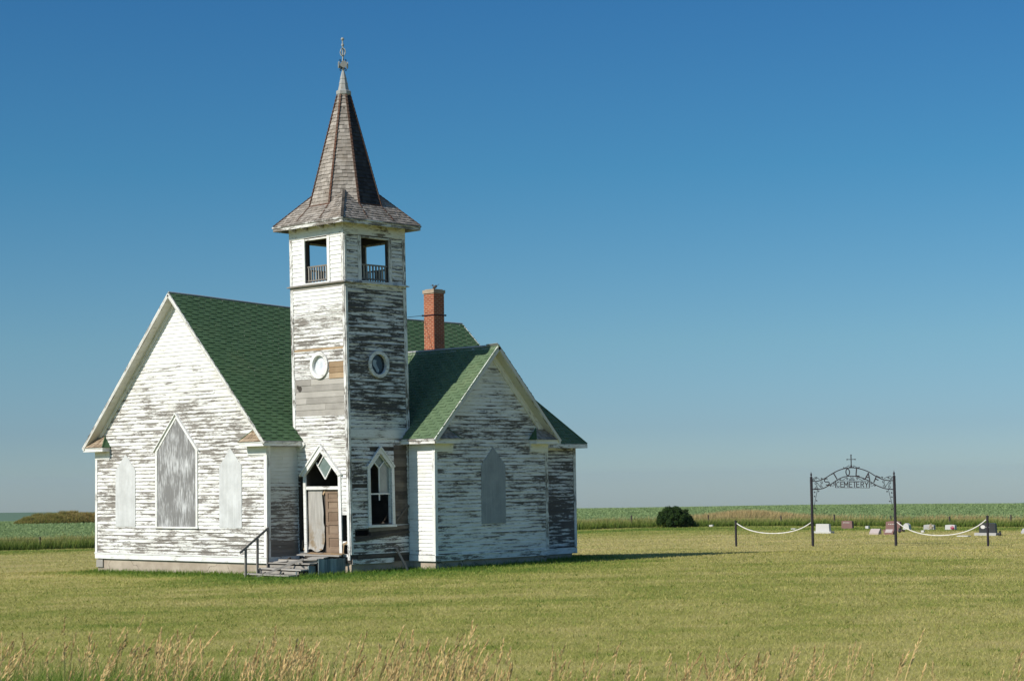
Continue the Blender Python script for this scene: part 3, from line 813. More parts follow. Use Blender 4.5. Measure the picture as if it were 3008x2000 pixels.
for i, k in enumerate('LRBK'):
    org, U, N = AX[k]; u0, u1 = RNGU[k]
    if k in 'BK': u0, u1 = u0 + (.14 if k == 'B' else .14), u1 - .14
    elif k == 'R': u0 += .14
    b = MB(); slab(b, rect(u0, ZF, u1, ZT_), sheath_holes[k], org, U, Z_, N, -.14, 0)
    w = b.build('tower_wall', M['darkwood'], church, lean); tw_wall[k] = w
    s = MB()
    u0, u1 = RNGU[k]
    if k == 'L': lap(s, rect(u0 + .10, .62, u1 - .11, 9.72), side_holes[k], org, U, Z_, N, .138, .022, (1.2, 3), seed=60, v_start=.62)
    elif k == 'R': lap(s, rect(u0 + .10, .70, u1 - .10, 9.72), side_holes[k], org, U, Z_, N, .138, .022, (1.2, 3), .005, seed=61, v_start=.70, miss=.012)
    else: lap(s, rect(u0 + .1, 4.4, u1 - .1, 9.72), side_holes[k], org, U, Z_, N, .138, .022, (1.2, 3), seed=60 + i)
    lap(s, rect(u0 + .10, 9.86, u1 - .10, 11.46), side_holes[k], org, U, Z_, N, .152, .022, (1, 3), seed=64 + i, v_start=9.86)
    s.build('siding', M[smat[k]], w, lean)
    s = MB()
    f = tw(k)
    def bd(ua, za, ub, zb, d=.03, d0=0.0, tone=None):
        a, b2 = f(ua, za, d0), f(ub, zb, d)
        s.box([min(p, q) for p, q in zip(a, b2)], [max(p, q) for p, q in zip(a, b2)], tone)
    zl = .62 if k == 'L' else (.70 if k == 'R' else 4.4)
    bd(u0 - (.03 if k == 'L' else 0), zl, u0 + .10, 9.72, .034); s.mark(); bd(u1 - .11, zl - (.1 if k == 'L' else 0), u1 + (.0 if k in 'LB' else .03), 9.72, .034); s.mark()
    bd(u0 - (.03 if k == 'L' else 0), 9.86, u0 + .10, 11.46, .034); s.mark(); bd(u1 - .11, 9.86, u1 + (.0 if k in 'LB' else .03), 11.46, .034); s.mark()
    s.build_each('corner_board', M['trim_worn'], w, lean)
    s = MB(); bd(u0 - .03, 11.46, u1 + .03, ZT_, .04); s.build('belfry_frieze', M['trim' if k == 'L' else 'trim_worn'], w, lean)
    s = MB(); bd(u0 - .03, 9.70, u1 + .03, 9.80, .032); bd(u0 - .11, 9.80, u1 + .11, 9.835, .12); bd(u0 - .06, 9.835, u1 + .06, 9.86, .06); s.build('belt_course', M['trim_worn' if k != 'L' else 'graywood'], w, lean)
    # belfry opening casing
    s = MB(); a, b3 = OPEN[k]
    bd(a - .13, ZO0, a, ZO1 + .02, .045, -.002); bd(b3, ZO0, b3 + .13, ZO1 + .02, .045, -.002); bd(a, ZO1 - .05, b3, ZO1 + .0, .03, -.13); bd(a - .13, ZO0 - .045, b3 + .13, ZO0, .07, -.14)
    s.build('belfry_casing', M['trim' if k == 'L' else 'trim_worn'], w, lean)
    # balustrade
    s = MB()
    bd(a, ZO0 + .54, b3, ZO0 + .59, -.06, -.12); bd(a, ZO0 + .06, b3, ZO0 + .11, -.06, -.12)
    o = s.build('balustrade', M['graywood'], w, lean)
    nb = 9
    for q in range(nb):
        s = MB(); uu = a + (q + .5) * (b3 - a) / nb
        bd(uu - .024, ZO0 + .11, uu + .024, ZO0 + .54, -.07, -.11); bt = s.build('baluster', M['graywood'], None, lean)
        bt.parent = w
# floor and ceiling of the belfry, floor at the door
s = MB(); s.box((X0 + .14, YT + .14, 9.6), (XT - .14, YT + T - .14, 9.84)); s.build('belfry_floor', M['darkwood'], church, lean)
s = MB(); s.box((X0 + .14, YT + .14, 11.62), (XT - .14, YT + T - .14, 11.72)); s.build('belfry_ceiling', M['interior'], church, lean)
s = MB(); s.box((X0 + .14, YT + .14, 4.6), (XT - .14, YT + T - .14, 4.7)); s.mark(); s.box((X0 + .14, YT + .14, .6), (XT - .14, YT + T - .14, .72)); s.mark()
s.box((X0 + .14, YT + .14, 5.9), (XT - .14, YT + T - .14, 6.0)); s.mark(); s.build_each('tower_floor', M['interior'], church, lean)

# bare and patched boards on the lit face
s = MB(); org, U, N = AX['L']
lap(s, rect(11.84, 6.60, 12.6, 7.17), [ngon(11.37, 7.07, .40)], org, U, Z_, N, .19, .014, (1, 2), .004, seed=71, v_start=6.60)
s.mark(); lap(s, rect(10.06, 7.58, 12.6, 7.66), [], org, U, Z_, N, .2, .02, (1, 2), .004, seed=72, v_start=7.58)
s.mark(); s.build_each('bare_boards', M['tanwood'], tw_wall['L'], lean)
s = MB(); lap(s, rect(10.06, 5.36, 12.6, 6.62), [ngon(10.30, 6.30, .10), ngon(10.2, 6.36, .07)], org, U, Z_, N, .21, .012, (3, 4), .003, seed=73, v_start=5.36)
s.build('bare_boards', M['greywash'], tw_wall['L'], lean)
s = MB(); org, U, N = AX['R']
lap(s, rect(3.42, 1.66, 4.02, 4.35), [], org, U, Z_, N, .14, .02, (1, 2), .006, seed=74, v_start=1.66)
f = tw('R')
s.beam(f(3.35, 1.68, .03), f(4.05, 2.28, .05), .07, .02, (0, 0, 1))
s.build('bare_boards', M['brownwood'], tw_wall['R'], lean)
s = MB()
s.beam(f(2.2, 1.50, .02), f(4.1, 1.58, .03), .13, .02, (0, 0, 1)); s.mark(); s.beam(f(1.6, 1.16, .03), f(4.1, 1.40, .03), .10, .02, (0, 0, 1)); s.mark(); s.beam(f(1.7, .62, .01), f(4.05, .66, .01), .09, .02, (0, 0, 1)); s.mark()
s.build_each('loose_board', M['brownwood'], tw_wall['R'], lean)
s = MB(); s.beam(f(1.42, .46, .035), f(3.30, .46, .035), .16, .03, (0, 0, 1)); s.build('water_table', M['trim_worn'], tw_wall['R'], lean)
s = MB(); s.beam(f(YT + .1, 4.74, .018), f(YT + T - .02, 4.74, .018), .27, .024, (0, 0, 1)); s.build('smooth_board', M['trim'], tw_wall['R'], lean)
s = MB(); f = tw('L')
s.beam(f(10.38, 4.46, .02), f(9.93, 4.93, .02), .10, .03, (1, 0, 1)); s.beam(f(10.30, 4.28, .06), f(10.52, 4.45, .06), .11, .05, (0, 0, 1))
s.build('roof_flashing', M['trim'], tw_wall['L'], lean)
s = MB(); f = tw('R'); s.beam(f(3.70, 4.46, .02), f(4.17, 4.95, .02), .10, .03, (1, 0, 1)); s.build('roof_flashing', M['trim_worn'], tw_wall['R'], lean)
# lath and torn edges in the gaps beside the door
s = MB(); f = tw('L')
s.beam(f(10.40, 2.15, .01), f(10.48, 2.15, .01), .16, .04, (0, 0, 1)); s.mark(); s.beam(f(10.47, .78, .0), f(10.47, 3.40, .0), .05, .05, (0, 1, 0)); s.mark()
s.beam(f(12.36, 1.02, .02), f(12.58, 1.12, .02), .07, .03, (0, 0, 1)); s.mark(); s.beam(f(12.38, .75, .03), f(12.42, 1.1, .02), .05, .03, (1, 0, 0)); s.mark(); s.beam(f(10.36, .82, .02), f(10.5, 1.05, .03), .09, .02, (1, 0, 0)); s.mark()
s.beam(f(10.20, .85, -.03), f(10.25, 1.15, -.02), .05, .03, (1, 0, 0)); s.mark()
s.build_each('lath', M['tanwood'], tw_wall['L'], lean)

# round windows
def round_window(k, c, z, ro, ri, glass, shard=None):
    f = tw(k); n = 28
    s = MB()
    for q in range(n):
        a, b = 2 * PI * q / n, 2 * PI * (q + 1) / n
        P = [(c + r * math.cos(t), z + r * math.sin(t)) for r, t in ((ri, a), (ro, a), (ro, b), (ri, b))]
        d = Vector(f(c, z, .075)) - Vector(f(c, z, -.05))
        s.prism([f(u, zz, -.05) for u, zz in P], d)
    for q in (1, 5, 9, 13):
        t = 2 * PI * (q + .0) / 16; rm = (ro + ri) / 2
        s.beam(f(c + ri * math.cos(t), z + ri * math.sin(t), .079), f(c + ro * math.cos(t), z + ro * math.sin(t), .079), .012, .004, (0, 0, 1) if abs(math.sin(t)) < .7 else (1, 1, 0), .0)
    o = s.build('round_window', M['trim' if k == 'L' else 'trim_worn'], church, lean)
    s = MB(); s.poly([f(c + ri * math.cos(2 * PI * q / n), z + ri * math.sin(2 * PI * q / n), -.045) for q in range(n)], None)
    s.build('pane', M[glass], o, lean)
    if shard:
        s = MB(); s.poly([f(c + u * ri, z + v * ri, -.02) for u, v in shard], None); s.build('broken_pane', M['glass_shard'], o, lean)
round_window('L', 11.37, 7.07, .46, .335, 'glass_white')
round_window('R', 2.81, 7.08, .465, .345, 'glass_dark', [(-.62, .35), (-.45, .48), (-.12, .40), (-.18, .1), (.02, -.28), (.20, -.55), (.08, -.80), (-.15, -.72), (-.3, -.45), (-.52, -.2), (-.66, .05)])

# doorway -------------------------------------------------------------------------
f = tw('L')
s = MB()
def pr(pts, d0, d1, tone=.5):
    n = Vector(f(0, 0, 1)) - Vector(f(0, 0, 0))
    s.prism([f(u, z, d0) for u, z in pts], n * (d1 - d0), tone)
pr(rect(10.40, .74, 10.53, 3.36), -.02, .05); pr(rect(12.20, .74, 12.33, 3.40), -.02, .05)
k = .84
pr([(10.28, 3.36), (10.46, 3.30), (11.36, 4.14), (11.36, 4.36)], -.01, .085); pr([(12.38, 3.38), (12.24, 3.32), (11.36, 4.14), (11.36, 4.36)], -.01, .085)
pr([(10.25, 3.36), (10.28, 3.31), (11.36, 4.345), (11.36, 4.41)], -.0, .12); pr([(12.41, 3.38), (12.38, 3.33), (11.36, 4.345), (11.36, 4.41)], -.0, .12)
pr(rect(10.53, 2.87, 12.20, 2.98), -.10, .03)
door_frame = s.build('door_frame', M['trim'], church, lean)
s = MB()
mw = .022
def seg(a, b, d=-.06, w=.035): s.beam(f(*a, d), f(*b, d), w, .04, (0, 0, 1) if abs(a[0] - b[0]) > abs(a[1] - b[1]) else (1, 0, 0))
for a, b in (((11.43, 4.07), (11.08, 3.66)), ((11.08, 3.66), (11.45, 3.22)), ((11.45, 3.22), (11.80, 3.66)), ((11.80, 3.66), (11.43, 4.07)), ((11.08, 3.66), (10.98, 3.80)), ((11.80, 3.66), (11.92, 3.67))): seg(a, b)
s.build('transom_muntin', M['trim'], door_frame, lean)
s = MB(); s.poly([f(u, z, -.075) for u, z in ((11.43, 4.07), (11.08, 3.66), (11.45, 3.22), (11.80, 3.66))], None); s.build('transom_pane', M['glass_green'], door_frame, lean)
# right leaf: brown panelled door
s = MB()
pr(rect(11.42, .76, 12.195, 2.865), -.11, -.085)
for a in (rect(11.42, .76, 11.55, 2.865), rect(12.07, .76, 12.195, 2.865)): pr(a, -.085, -.06)
zs_ = [.76, .93, 1.25, 1.36, 1.68, 1.79, 2.11, 2.22, 2.46, 2.55, 2.74, 2.865]
for q in range(0, 12, 2): pr(rect(11.55, zs_[q], 12.07, zs_[q + 1]), -.085, -.06)
rd = s.build('panelled_door', M['doorpaint'], church, lean); rd['label'] = 'brown panelled door leaf'
s = MB()
for q in range(1, 11, 2): pr(rect(11.60, zs_[q] + .04, 12.02, zs_[q + 1] - .04), -.085, -.072, random.random())
s.build('panel', M['doorpaint'], rd, lean)
s = MB(); s.lathe([(0, -.02), (.022, -.01), (.022, .01), (0, .02)], f(11.47, 1.66, -.03), 8); s.build('door_knob', M['rust'], rd, lean)
# left leaf: warped, torn plywood sheet over the other door leaf
s = MB()
pr(rect(10.54, .78, 11.42, 2.865), -.13, -.105)
s.build('panelled_door', M['darkwood'], church, lean)
s = MB()
edge = [(11.30, 2.86), (11.26, 2.70), (11.30, 2.45), (11.34, 2.2), (11.36, 2.05), (11.33, 1.8), (11.40, 1.62), (11.37, 1.5), (11.39, 1.3), (11.36, 1.05), (11.30, .92), (11.15, .86), (11.02, .84), (10.9, .80), (10.72, .86), (10.55, .84)]
nu, nv = 8, 14
def ply(a, z):
    return f(a, z, -.05 + .035 * math.sin((z - .8) * 1.6) * ((a - 10.5) / .9) + (.10 if z < 1.05 else 0) * max(0, (1.05 - z) / .25) * .6)
zs2 = np.linspace(.82, 2.86, nv)
def redge(z):
    pts = sorted([(zz, uu) for uu, zz in edge[:11]])
    return float(np.interp(z, [p[0] for p in pts], [p[1] for p in pts]))
for i in range(nv - 1):
    for j in range(nu):
        q = []
        for (jj, ii) in ((j, i), (j + 1, i), (j + 1, i + 1), (j, i + 1)):
            z = zs2[ii]; a0, a1 = 10.545, redge(z); a = a0 + (a1 - a0) * jj / nu
            zz = z + (.05 * math.sin(a * 9) if ii == 0 else 0)
            q.append((a, zz))
        s.poly([ply(*p) for p in q], q, .5)
        s.poly([Vector(ply(*p)) + Vector((0, .012, 0)) for p in q][::-1], q[::-1], .2)
s.build('plywood_sheet', M['doorply'], church, lean, smooth=True)
s = MB(); s.beam(f(10.95, .83, -.02), f(11.25, .86, .0), .05, .015, (0, 0, 1)); s.mark(); s.beam(f(11.30, 2.70, -.06), f(11.42, 2.84, -.06), .07, .02, (0, 0, 1)); s.mark(); s.build_each('torn_veneer', M['tanwood'], door_frame, lean)
s = MB(); s.box((10.5, YT - .08, .70), (12.25, YT + .02, .745)); s.build('threshold', M['graywood'], door_frame, lean)

# lancet window in the shaded face ------------------------------------------------
f = tw('R'); s = MB()
pr(rect(2.19, 1.66, 2.31, 3.62), -.02, .05); pr(rect(3.28, 1.66, 3.40, 3.62), -.02, .05)
pr([(2.19, 3.62), (2.31, 3.56), (2.795, 4.06), (2.795, 4.26)], -.02, .06); pr([(3.40, 3.62), (3.28, 3.56), (2.795, 4.06), (2.795, 4.26)], -.02, .06)
pr([(2.16, 3.63), (2.19, 3.59), (2.795, 4.24), (2.795, 4.31)], 0, .085); pr([(3.43, 3.63), (3.40, 3.59), (2.795, 4.24), (2.795, 4.31)], 0, .085)
pr(rect(2.16, 1.58, 3.43, 1.66), -.10, .09)
pr(rect(2.31, 1.66, 2.345, 3.58), -.12, -.02); pr(rect(3.245, 1.66, 3.28, 3.58), -.12, -.02)
lw = s.build('lancet_window', M['trim'], church, lean)
s = MB()
seg((2.345, 2.70), (3.245, 2.70), -.05, .05); seg((2.79, 2.72), (2.79, 3.56), -.06); seg((2.79, 3.56), (2.50, 3.84), -.06); seg((2.79, 3.56), (3.09, 3.84), -.06)
seg((2.345, 3.60), (2.795, 4.06), -.06); seg((3.245, 3.60), (2.795, 4.06), -.06); seg((2.775, 2.48), (2.775, 2.70), -.05, .025)
s.build('sash', M['trim'], lw, lean)
s = MB(); s.poly([f(u, z, -.075) for u, z in ((2.79, 3.56), (3.08, 3.83), (2.795, 4.06), (2.51, 3.83))], None); s.build('pane', M['glass_green'], lw, lean)
s = MB(); s.poly([f(u, z, -.075) for u, z in ((2.79, 2.70), (3.245, 2.70), (3.245, 3.6), (3.09, 3.82), (2.79, 3.56))], None); s.build('pane', M['glass_grey'], lw, lean)
s = MB(); s.box((XT - 1.9, 3.0, 3.05), (XT - 1.86, 3.95, 4.3)); s.build('inner_wall', M['brownwood'], church, lean)

# ---- skirt roof, spire, finial ------------------------------------------------------
XCn, YCn = X0 + T / 2, YT + T / 2
HS = T / 2 + .42; ZSE = 11.93; KS = 1.09; kS = math.sqrt(1 + KS * KS)
deck = MB(); sh = MB()
hs1 = .80
Ls = (HS - hs1) * kS
for (ux, uy) in ((1, 0), (0, 1), (-1, 0), (0, -1)):
    nrm = Vector((uy, -ux, 0))                     # outward
    U = Vector((ux, uy, 0))
    E = Vector((XCn, YCn, ZSE)) + nrm * HS
    V = (-nrm + Z_ * KS) / kS; N = (nrm * KS + Z_) / kS
    P = [(-HS, 0), (HS, 0), (hs1, Ls), (-hs1, Ls)]
    slab(deck, P, [], E, U, V, N, -.06, -.012)
    lap(sh, P, [], E, U, V, N, .125, .02, (.09, .18), .005, v_start=-.02, vj=.014, seed=80 + ux * 3 + uy)
skirt = deck.build('skirt_roof', M['brownwood'], church, lean)
sh.build('shingles', M['shake'], skirt, lean)
s = MB()
q = HS - .01
for a, b in (((-q, -q), (q, -q)), ((q, -q), (q, q)), ((q, q), (-q, q)), ((-q, q), (-q, -q))):
    A, B = Vector((XCn + a[0], YCn + a[1], ZSE - .09)), Vector((XCn + b[0], YCn + b[1], ZSE - .09))
    s.beam(A, B, .155, .035, (0, 0, 1))
    s.beam(A + Vector((a[0] * .012, a[1] * .012, .06)), B + Vector((b[0] * .012, b[1] * .012, .06)), .05, .05, (0, 0, 1))
s.build('eave_fascia', M['fascia_grey'], skirt, lean)
s = MB(); s.box((XCn - q, YCn - q, ZSE - .10), (XCn + q, YCn + q, ZSE - .075)); s.build('soffit', M['brownwood'], skirt, lean)
for sg, (ux, uy) in enumerate(((1, 0), (0, 1), (-1, 0), (0, -1))):
    nrm = Vector((uy, -ux, 0)); U = Vector((ux, uy, 0))
    for t in (-1.05, -.4, .35, 1.0):
        s = MB(); c = Vector((XCn, YCn, ZSE - .14)) + nrm * (T / 2 + .04) + U * (t + random.uniform(-.06, .06))
        s.prism([c - Z_ * .10, c - Z_ * .02 + nrm * .36, c + Z_ * .03 + nrm * .36, c + Z_ * .03], U * .05, random.random())
        s.build('eave_bracket', M['trim_worn'], skirt, lean)
# hips of the skirt
for i, (a, b) in enumerate(((1, -1), (1, 1), (-1, 1), (-1, -1))):
    s = MB()
    for q in range(13):
        t0, t1 = q / 13, (q + 1.25) / 13
        r0, r1 = HS - (HS - hs1) * t0, HS - (HS - hs1) * t1
        s.beam((XCn + a * r0, YCn + b * r0, ZSE + (HS - r0) * KS + .03), (XCn + a * r1, YCn + b * r1, ZSE + (HS - r1) * KS + .015), .09, .02, Vector((b, -a, 0)))
    s.build('hip_cap', M['darkwood' if i == 0 else 'rust'], skirt, lean)
# rust runs below the spire hips are loose strips of old flashing
s = MB()
for (ux, uy) in ((1, 0), (0, 1), (-1, 0), (0, -1)):
    nrm = Vector((uy, -ux, 0)); U = Vector((ux, uy, 0))
    for t in (-.50, .50):
        zt = 12.55; h1 = HS - (zt - ZSE) / KS
        p0 = Vector((XCn, YCn, zt + .02)) + nrm * (h1 + .012) + U * t
        p1 = Vector((XCn, YCn, ZSE + .08)) + nrm * (HS - .04) + U * (t * 1.22)
        for q in range(9):
            if random.random() < .22: continue
            A = p0.lerp(p1, q / 9); B = p0.lerp(p1, (q + .8) / 9)
            s.beam(A, B, random.uniform(.03, .07), .012, U)
s.build('rust_flashing', M['rust'], skirt, lean)

ZB0, ZB1 = 12.15, 16.56
AP0, AP1 = 1.22 + (12.55 - ZB0) * .26, .20
sh = MB(); deck = MB()
Hs = ZB1 - ZB0
for i in range(8):
    t = i * PI / 4
    nrm = Vector((math.cos(t), math.sin(t), 0)); U = Vector((-math.sin(t), math.cos(t), 0))
    E = Vector((XCn, YCn, ZB0)) + nrm * AP0
    V = Vector((XCn, YCn, ZB1)) + nrm * AP1 - E; L = V.length; V.normalize(); N = U.cross(V)
    w0, w1 = AP0 * math.tan(PI / 8), AP1 * math.tan(PI / 8)
    P = [(-w0, 0), (w0, 0), (w1, L), (-w1, L)]
    pts = [E + U * a + V * b - N * .01 for a, b in P]; deck.poly(pts, P, .3)
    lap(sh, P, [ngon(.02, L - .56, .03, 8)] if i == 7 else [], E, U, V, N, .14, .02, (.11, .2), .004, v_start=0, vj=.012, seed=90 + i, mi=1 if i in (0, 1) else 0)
spire = deck.build('spire', M['darkwood'], church, lean)
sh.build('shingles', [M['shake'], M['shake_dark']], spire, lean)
for i in range(8):
    t = (i + .5) * PI / 4; c8 = 1 / math.cos(PI / 8)
    d = Vector((math.cos(t), math.sin(t), 0))
    s = MB(); nn = 32; tt = Vector((-math.sin(t), math.cos(t), 0))
    q0 = (12.5 - ZB0) / Hs
    for q in range(nn):
        a, b = q0 + (1 - q0) * q / nn, q0 + (1 - q0) * (q + 1.3) / nn
        b = min(b, 1)
        ra, rb = (AP0 + (AP1 - AP0) * a) * c8, (AP0 + (AP1 - AP0) * b) * c8
        A = Vector((XCn, YCn, ZB0 + Hs * a)) + d * (ra + .035); B = Vector((XCn, YCn, ZB0 + Hs * b)) + d * (rb + .012)
        s.beam(A, B, .066, .03, tt)
    s.build('hip_cap', M['rust'], spire, lean)
# drop moulding under the spire faces
s = MB()
for i in range(8):
    t = i * PI / 4
    if i % 2: continue
    nrm = Vector((math.cos(t), math.sin(t), 0)); U = Vector((-math.sin(t), math.cos(t), 0))
    z = 12.56; r = AP0 + (AP1 - AP0) * (z - ZB0) / Hs + .02
    A = Vector((XCn, YCn, z)) + nrm * r
    s.beam(A - U * r * .414, A + U * r * .414, .06, .03, (0, 0, 1)); s.mark()
s.build_each('base_moulding', M['rust'], spire, lean)
s = MB(); p8 = PI / 8
s.lathe([(.24, 16.50), (.275, 16.56), (.275, 16.66), (.24, 16.69), (.205, 16.70), (.155, 16.92), (.165, 16.93), (.115, 17.10), (.125, 17.11), (.05, 17.38), (.03, 17.42)], (XCn, YCn, 0), 8, phase=p8)
s.build('spire_cap', M['tin'], spire, lean)
s = MB()
s.tube([(XCn, YCn, 17.35), (XCn, YCn, 18.47)], [.035, .022], 8)
s.lathe([(.0, 18.24), (.05, 18.28), (.045, 18.33), (.02, 18.38)], (XCn, YCn, 0), 10)
s.lathe([(.035, 17.40), (.055, 17.44), (.03, 17.50)], (XCn, YCn, 0), 10)
fin = s.build('finial', M['finialmetal'], spire, lean, smooth=True)
s = MB(); s.lathe([(.0, 18.46)] + [(.058 * math.sin(a), 18.52 - .058 * math.cos(a)) for a in np.linspace(.3, PI - .01, 9)], (XCn, YCn, 0), 14); b = s.build('finial_ball', M['tin'], None, lean, smooth=True); b.parent = spire
for ang in (0.2, PI / 2 + .2):
    s = MB(); dx, dy = math.cos(ang), math.sin(ang)
    s.tube([(XCn + dx * .115 * math.cos(a), YCn + dy * .115 * math.cos(a), 18.06 + .14 * math.sin(a)) for a in np.linspace(0, 2 * PI, 21)], .014, 6, cap=False)
    o = s.build('finial_ring', M['finialmetal'], None, lean, smooth=True); o.parent = spire
for q in range(4):
    t = q * PI / 2 - .55
    d = Vector((math.cos(t), math.sin(t), 0)); U = Vector((-math.sin(t), math.cos(t), 0)); c = Vector((XCn, YCn, 17.60)) + d * .13
    s = MB()
    s.prism([c + U * .105 * math.cos(a) + Z_ * .125 * math.sin(a) for a in np.linspace(0, 2 * PI, 17)[:-1]], d * .035)
    o = s.build('finial_disc', M['tin' if q in (0,) else 'finialmetal'], None, lean); o.parent = spire
    s = MB()
    for zz, sg in ((17.73, 1), (17.47, -1)):
        s.tube([(XCn + d.x * r, YCn + d.y * r, zz + sg * h) for r, h in ((.02, -.05), (.08, 0), (.12, .045), (.10, .075), (.075, .05))], .016, 5)
    o = s.build('finial_scroll', M['iron'], None, lean); o.parent = spire

# ------------------------------------------------------------------ porch steps
steps = tag(empty('porch_steps', (11.2, .3, 0)), 'collapsed grey wooden steps with loose planks below the church door', 'steps')
STEPO = Vector((11.2, .3, 0))
def sb(s, name, mat, warp=None):
    o = s.build(name, M[mat], steps, lambda p: (p[0] - 11.2, p[1] - .3, p[2])); return o
def skirt_boards(x, y0, y1, z1, w=.13):
    s = MB(); n = max(1, round((y1 - y0) / w)); r_ = random.Random(int(y0 * 100) + 7)
    for q in range(n):
        a, b2 = y0 + (y1 - y0) * q / n, y0 + (y1 - y0) * (q + 1) / n - .006
        s.beam((x + r_.uniform(-.006, .006), (a + b2) / 2, -.1 + r_.uniform(0, .06)), (x + r_.uniform(-.008, .008), (a + b2) / 2, z1 - r_.uniform(0, .025)), b2 - a, .024, (0, 1, 0))
    s.beam((x - .03, y0, z1 - .06), (x - .03, y1, z1 - .06), .08, .03, (0, 0, 1))
    sb(s, 'side_skirt', 'teal')
skirt_boards(12.47, .16, YT - .04, .60); skirt_boards(12.33, -.14, .16, .40); skirt_boards(12.08, -.45, -.14, .23)
TR = ((-.88, .11, 9.85, 12.2, -.02), (-.47, .28, 10.15, 12.34, -.02), (-.15, .45, 10.25, 12.40, .0), (.15, .60, 10.3, 12.4, 0))
for i, (y, z, xa, xb, dz) in enumerate(TR[:3]):
    s = MB(); s.beam((xa, y + .15, z), (xb, y + .15, z + dz), .30, .035, (0, 1, 0)); sb(s, 'tread', 'greywash')
    yn, zn = TR[i + 1][0], TR[i + 1][1]
    s = MB(); s.beam((xa + .12, yn + .065, z + .065), (xb - .04, yn + .06, z + .065 + dz), .095, .022, (0, 0, 1)); sb(s, 'riser', 'graywood')
    s = MB(); s.box((xa + .15, yn + .10, z - .1), (xb - .05, yn + .13, zn - .02)); sb(s, 'shade_board', 'interior')  # near-black board standing in for the shade behind the risers
s = MB(); s.box((10.2, -.8, -.08), (12.2, -.74, .05)); sb(s, 'riser', 'graywood')
# broken platform: surviving and loose planks with gaps between them
rnd = random.Random(5)
for (a, b, w, m) in (((11.75, .42, .63), (12.47, .50, .64), .24, 'greywash'), ((10.75, .74, .70), (12.5, 1.10, .67), .15, 'greywash'), ((11.0, 1.02, .75), (12.3, 1.28, .70), .18, 'tanwood'),
                     ((10.22, .34, .50), (10.92, .36, .55), .20, 'greywash'), ((11.62, .13, .57), (12.46, .20, .60), .20, 'greywash'), ((10.60, 1.00, .73), (11.5, 1.20, .75), .12, 'graywood'),
                     ((11.35, 1.26, .74), (12.5, 1.24, .73), .14, 'tanwood'), ((10.25, .12, .47), (10.9, .20, .53), .16, 'greywash')):
    s = MB(); s.beam(a, b, w, .03, (0, 1, .10)); sb(s, 'plank', m)
for (a, b, w) in (((10.75, -1.02, .03), (11.85, .05, .60), .07), ((11.55, .05, .50), (12.05, -.3, .47), .05), ((11.35, -.2, .49), (11.75, .1, .55), .07)):
    s = MB(); s.beam(a, b, w, .03, (0, 0, 1)); sb(s, 'loose_plank', 'greywash')
for x in (10.45, 11.4, 12.3):
    s = MB(); s.beam((x, -.55, .0), (x, .7, .52), .22, .05, (0, 0, 1)); sb(s, 'stringer', 'darkwood')
s = MB(); s.box((10.3, .35, -.1), (12.38, .42, .40)); s.box((10.3, .35, -.1), (10.36, 1.3, .5)); sb(s, 'platform_frame', 'darkwood')
# handrail on the far side
s = MB(); s.beam((10.11, -1.22, .82), (10.13, -.02, 1.62), .075, .04, (0, 0, 1), .3); hr = sb(s, 'handrail', 'graywood')
for y, z0, z1 in ((-.99, -.1, .95), (-.49, -.1, 1.28), (-.05, -.1, 1.57)):
    s = MB(); s.beam((10.12, y, z0), (10.12, y + .01, z1), .075, .05, (0, 1, 0), .2); o = s.build('handrail_post', M['graywood'], None, lambda p: (p[0] - 11.2, p[1] - .3, p[2])); o.parent = hr
lb = MB(); lb.beam((XT + .42, 3.62, .02), (XT + .06, 3.38, .86), .09, .025, (0, 1, 0), .3)
tag(lb.build('loose_board', M['graywood']), 'grey board leaning against the dark foundation of the tower', 'board')
lb = MB(); lb.beam((13.05, 1.9, .06), (13.25, 3.9, .07), .12, .03, (1, 0, 0), .6)
tag(lb.build('loose_board', M['graywood']), 'flat grey board lying in the grass under the tower window', 'board')

# small bird on the chimney
s = MB()
bx, by, bz = 9.72, 8.28, 10.21
s.lathe([(.0, -.10), (.03, -.08), (.055, -.02), (.058, .04), (.04, .09), (.0, .11)], (0, 0, 0), 10)
rot = Matrix.Rotation(math.radians(52), 3, Vector((.75, .66, 0)).cross(Z_) * -1)
s.v = [tuple(rot @ Vector(p) + Vector((bx, by, bz + .09))) for p in s.v]
s2 = MB(); s2.lathe([(0, -.035), (.03, -.02), (.036, 0), (.028, .025), (0, .036)], (bx - .055, by - .05, bz + .155), 8)
s2.beam((bx - .09, by - .078, bz + .155), (bx - .12, by - .105, bz + .15), .012, .01)
s2.beam((bx + .05, by + .045, bz + .12), (bx + .125, by + .11, bz + .205), .045, .012, (1, -1, 0))
s2.tube([(bx - .01, by, bz), (bx, by, bz + .05)], .005, 4); s2.tube([(bx + .02, by - .02, bz), (bx + .02, by - .01, bz + .05)], .005, 4)
off = len(s.v)
s.v += s2.v; s.f += [tuple(i + off for i in f) for f in s2.f]; s.uv += s2.uv; s.t += s2.t; s.m += s2.m
tag(s.build('bird', M['birdmat'], None, None, True), 'small dark bird perched on top of the brick chimney', 'bird')

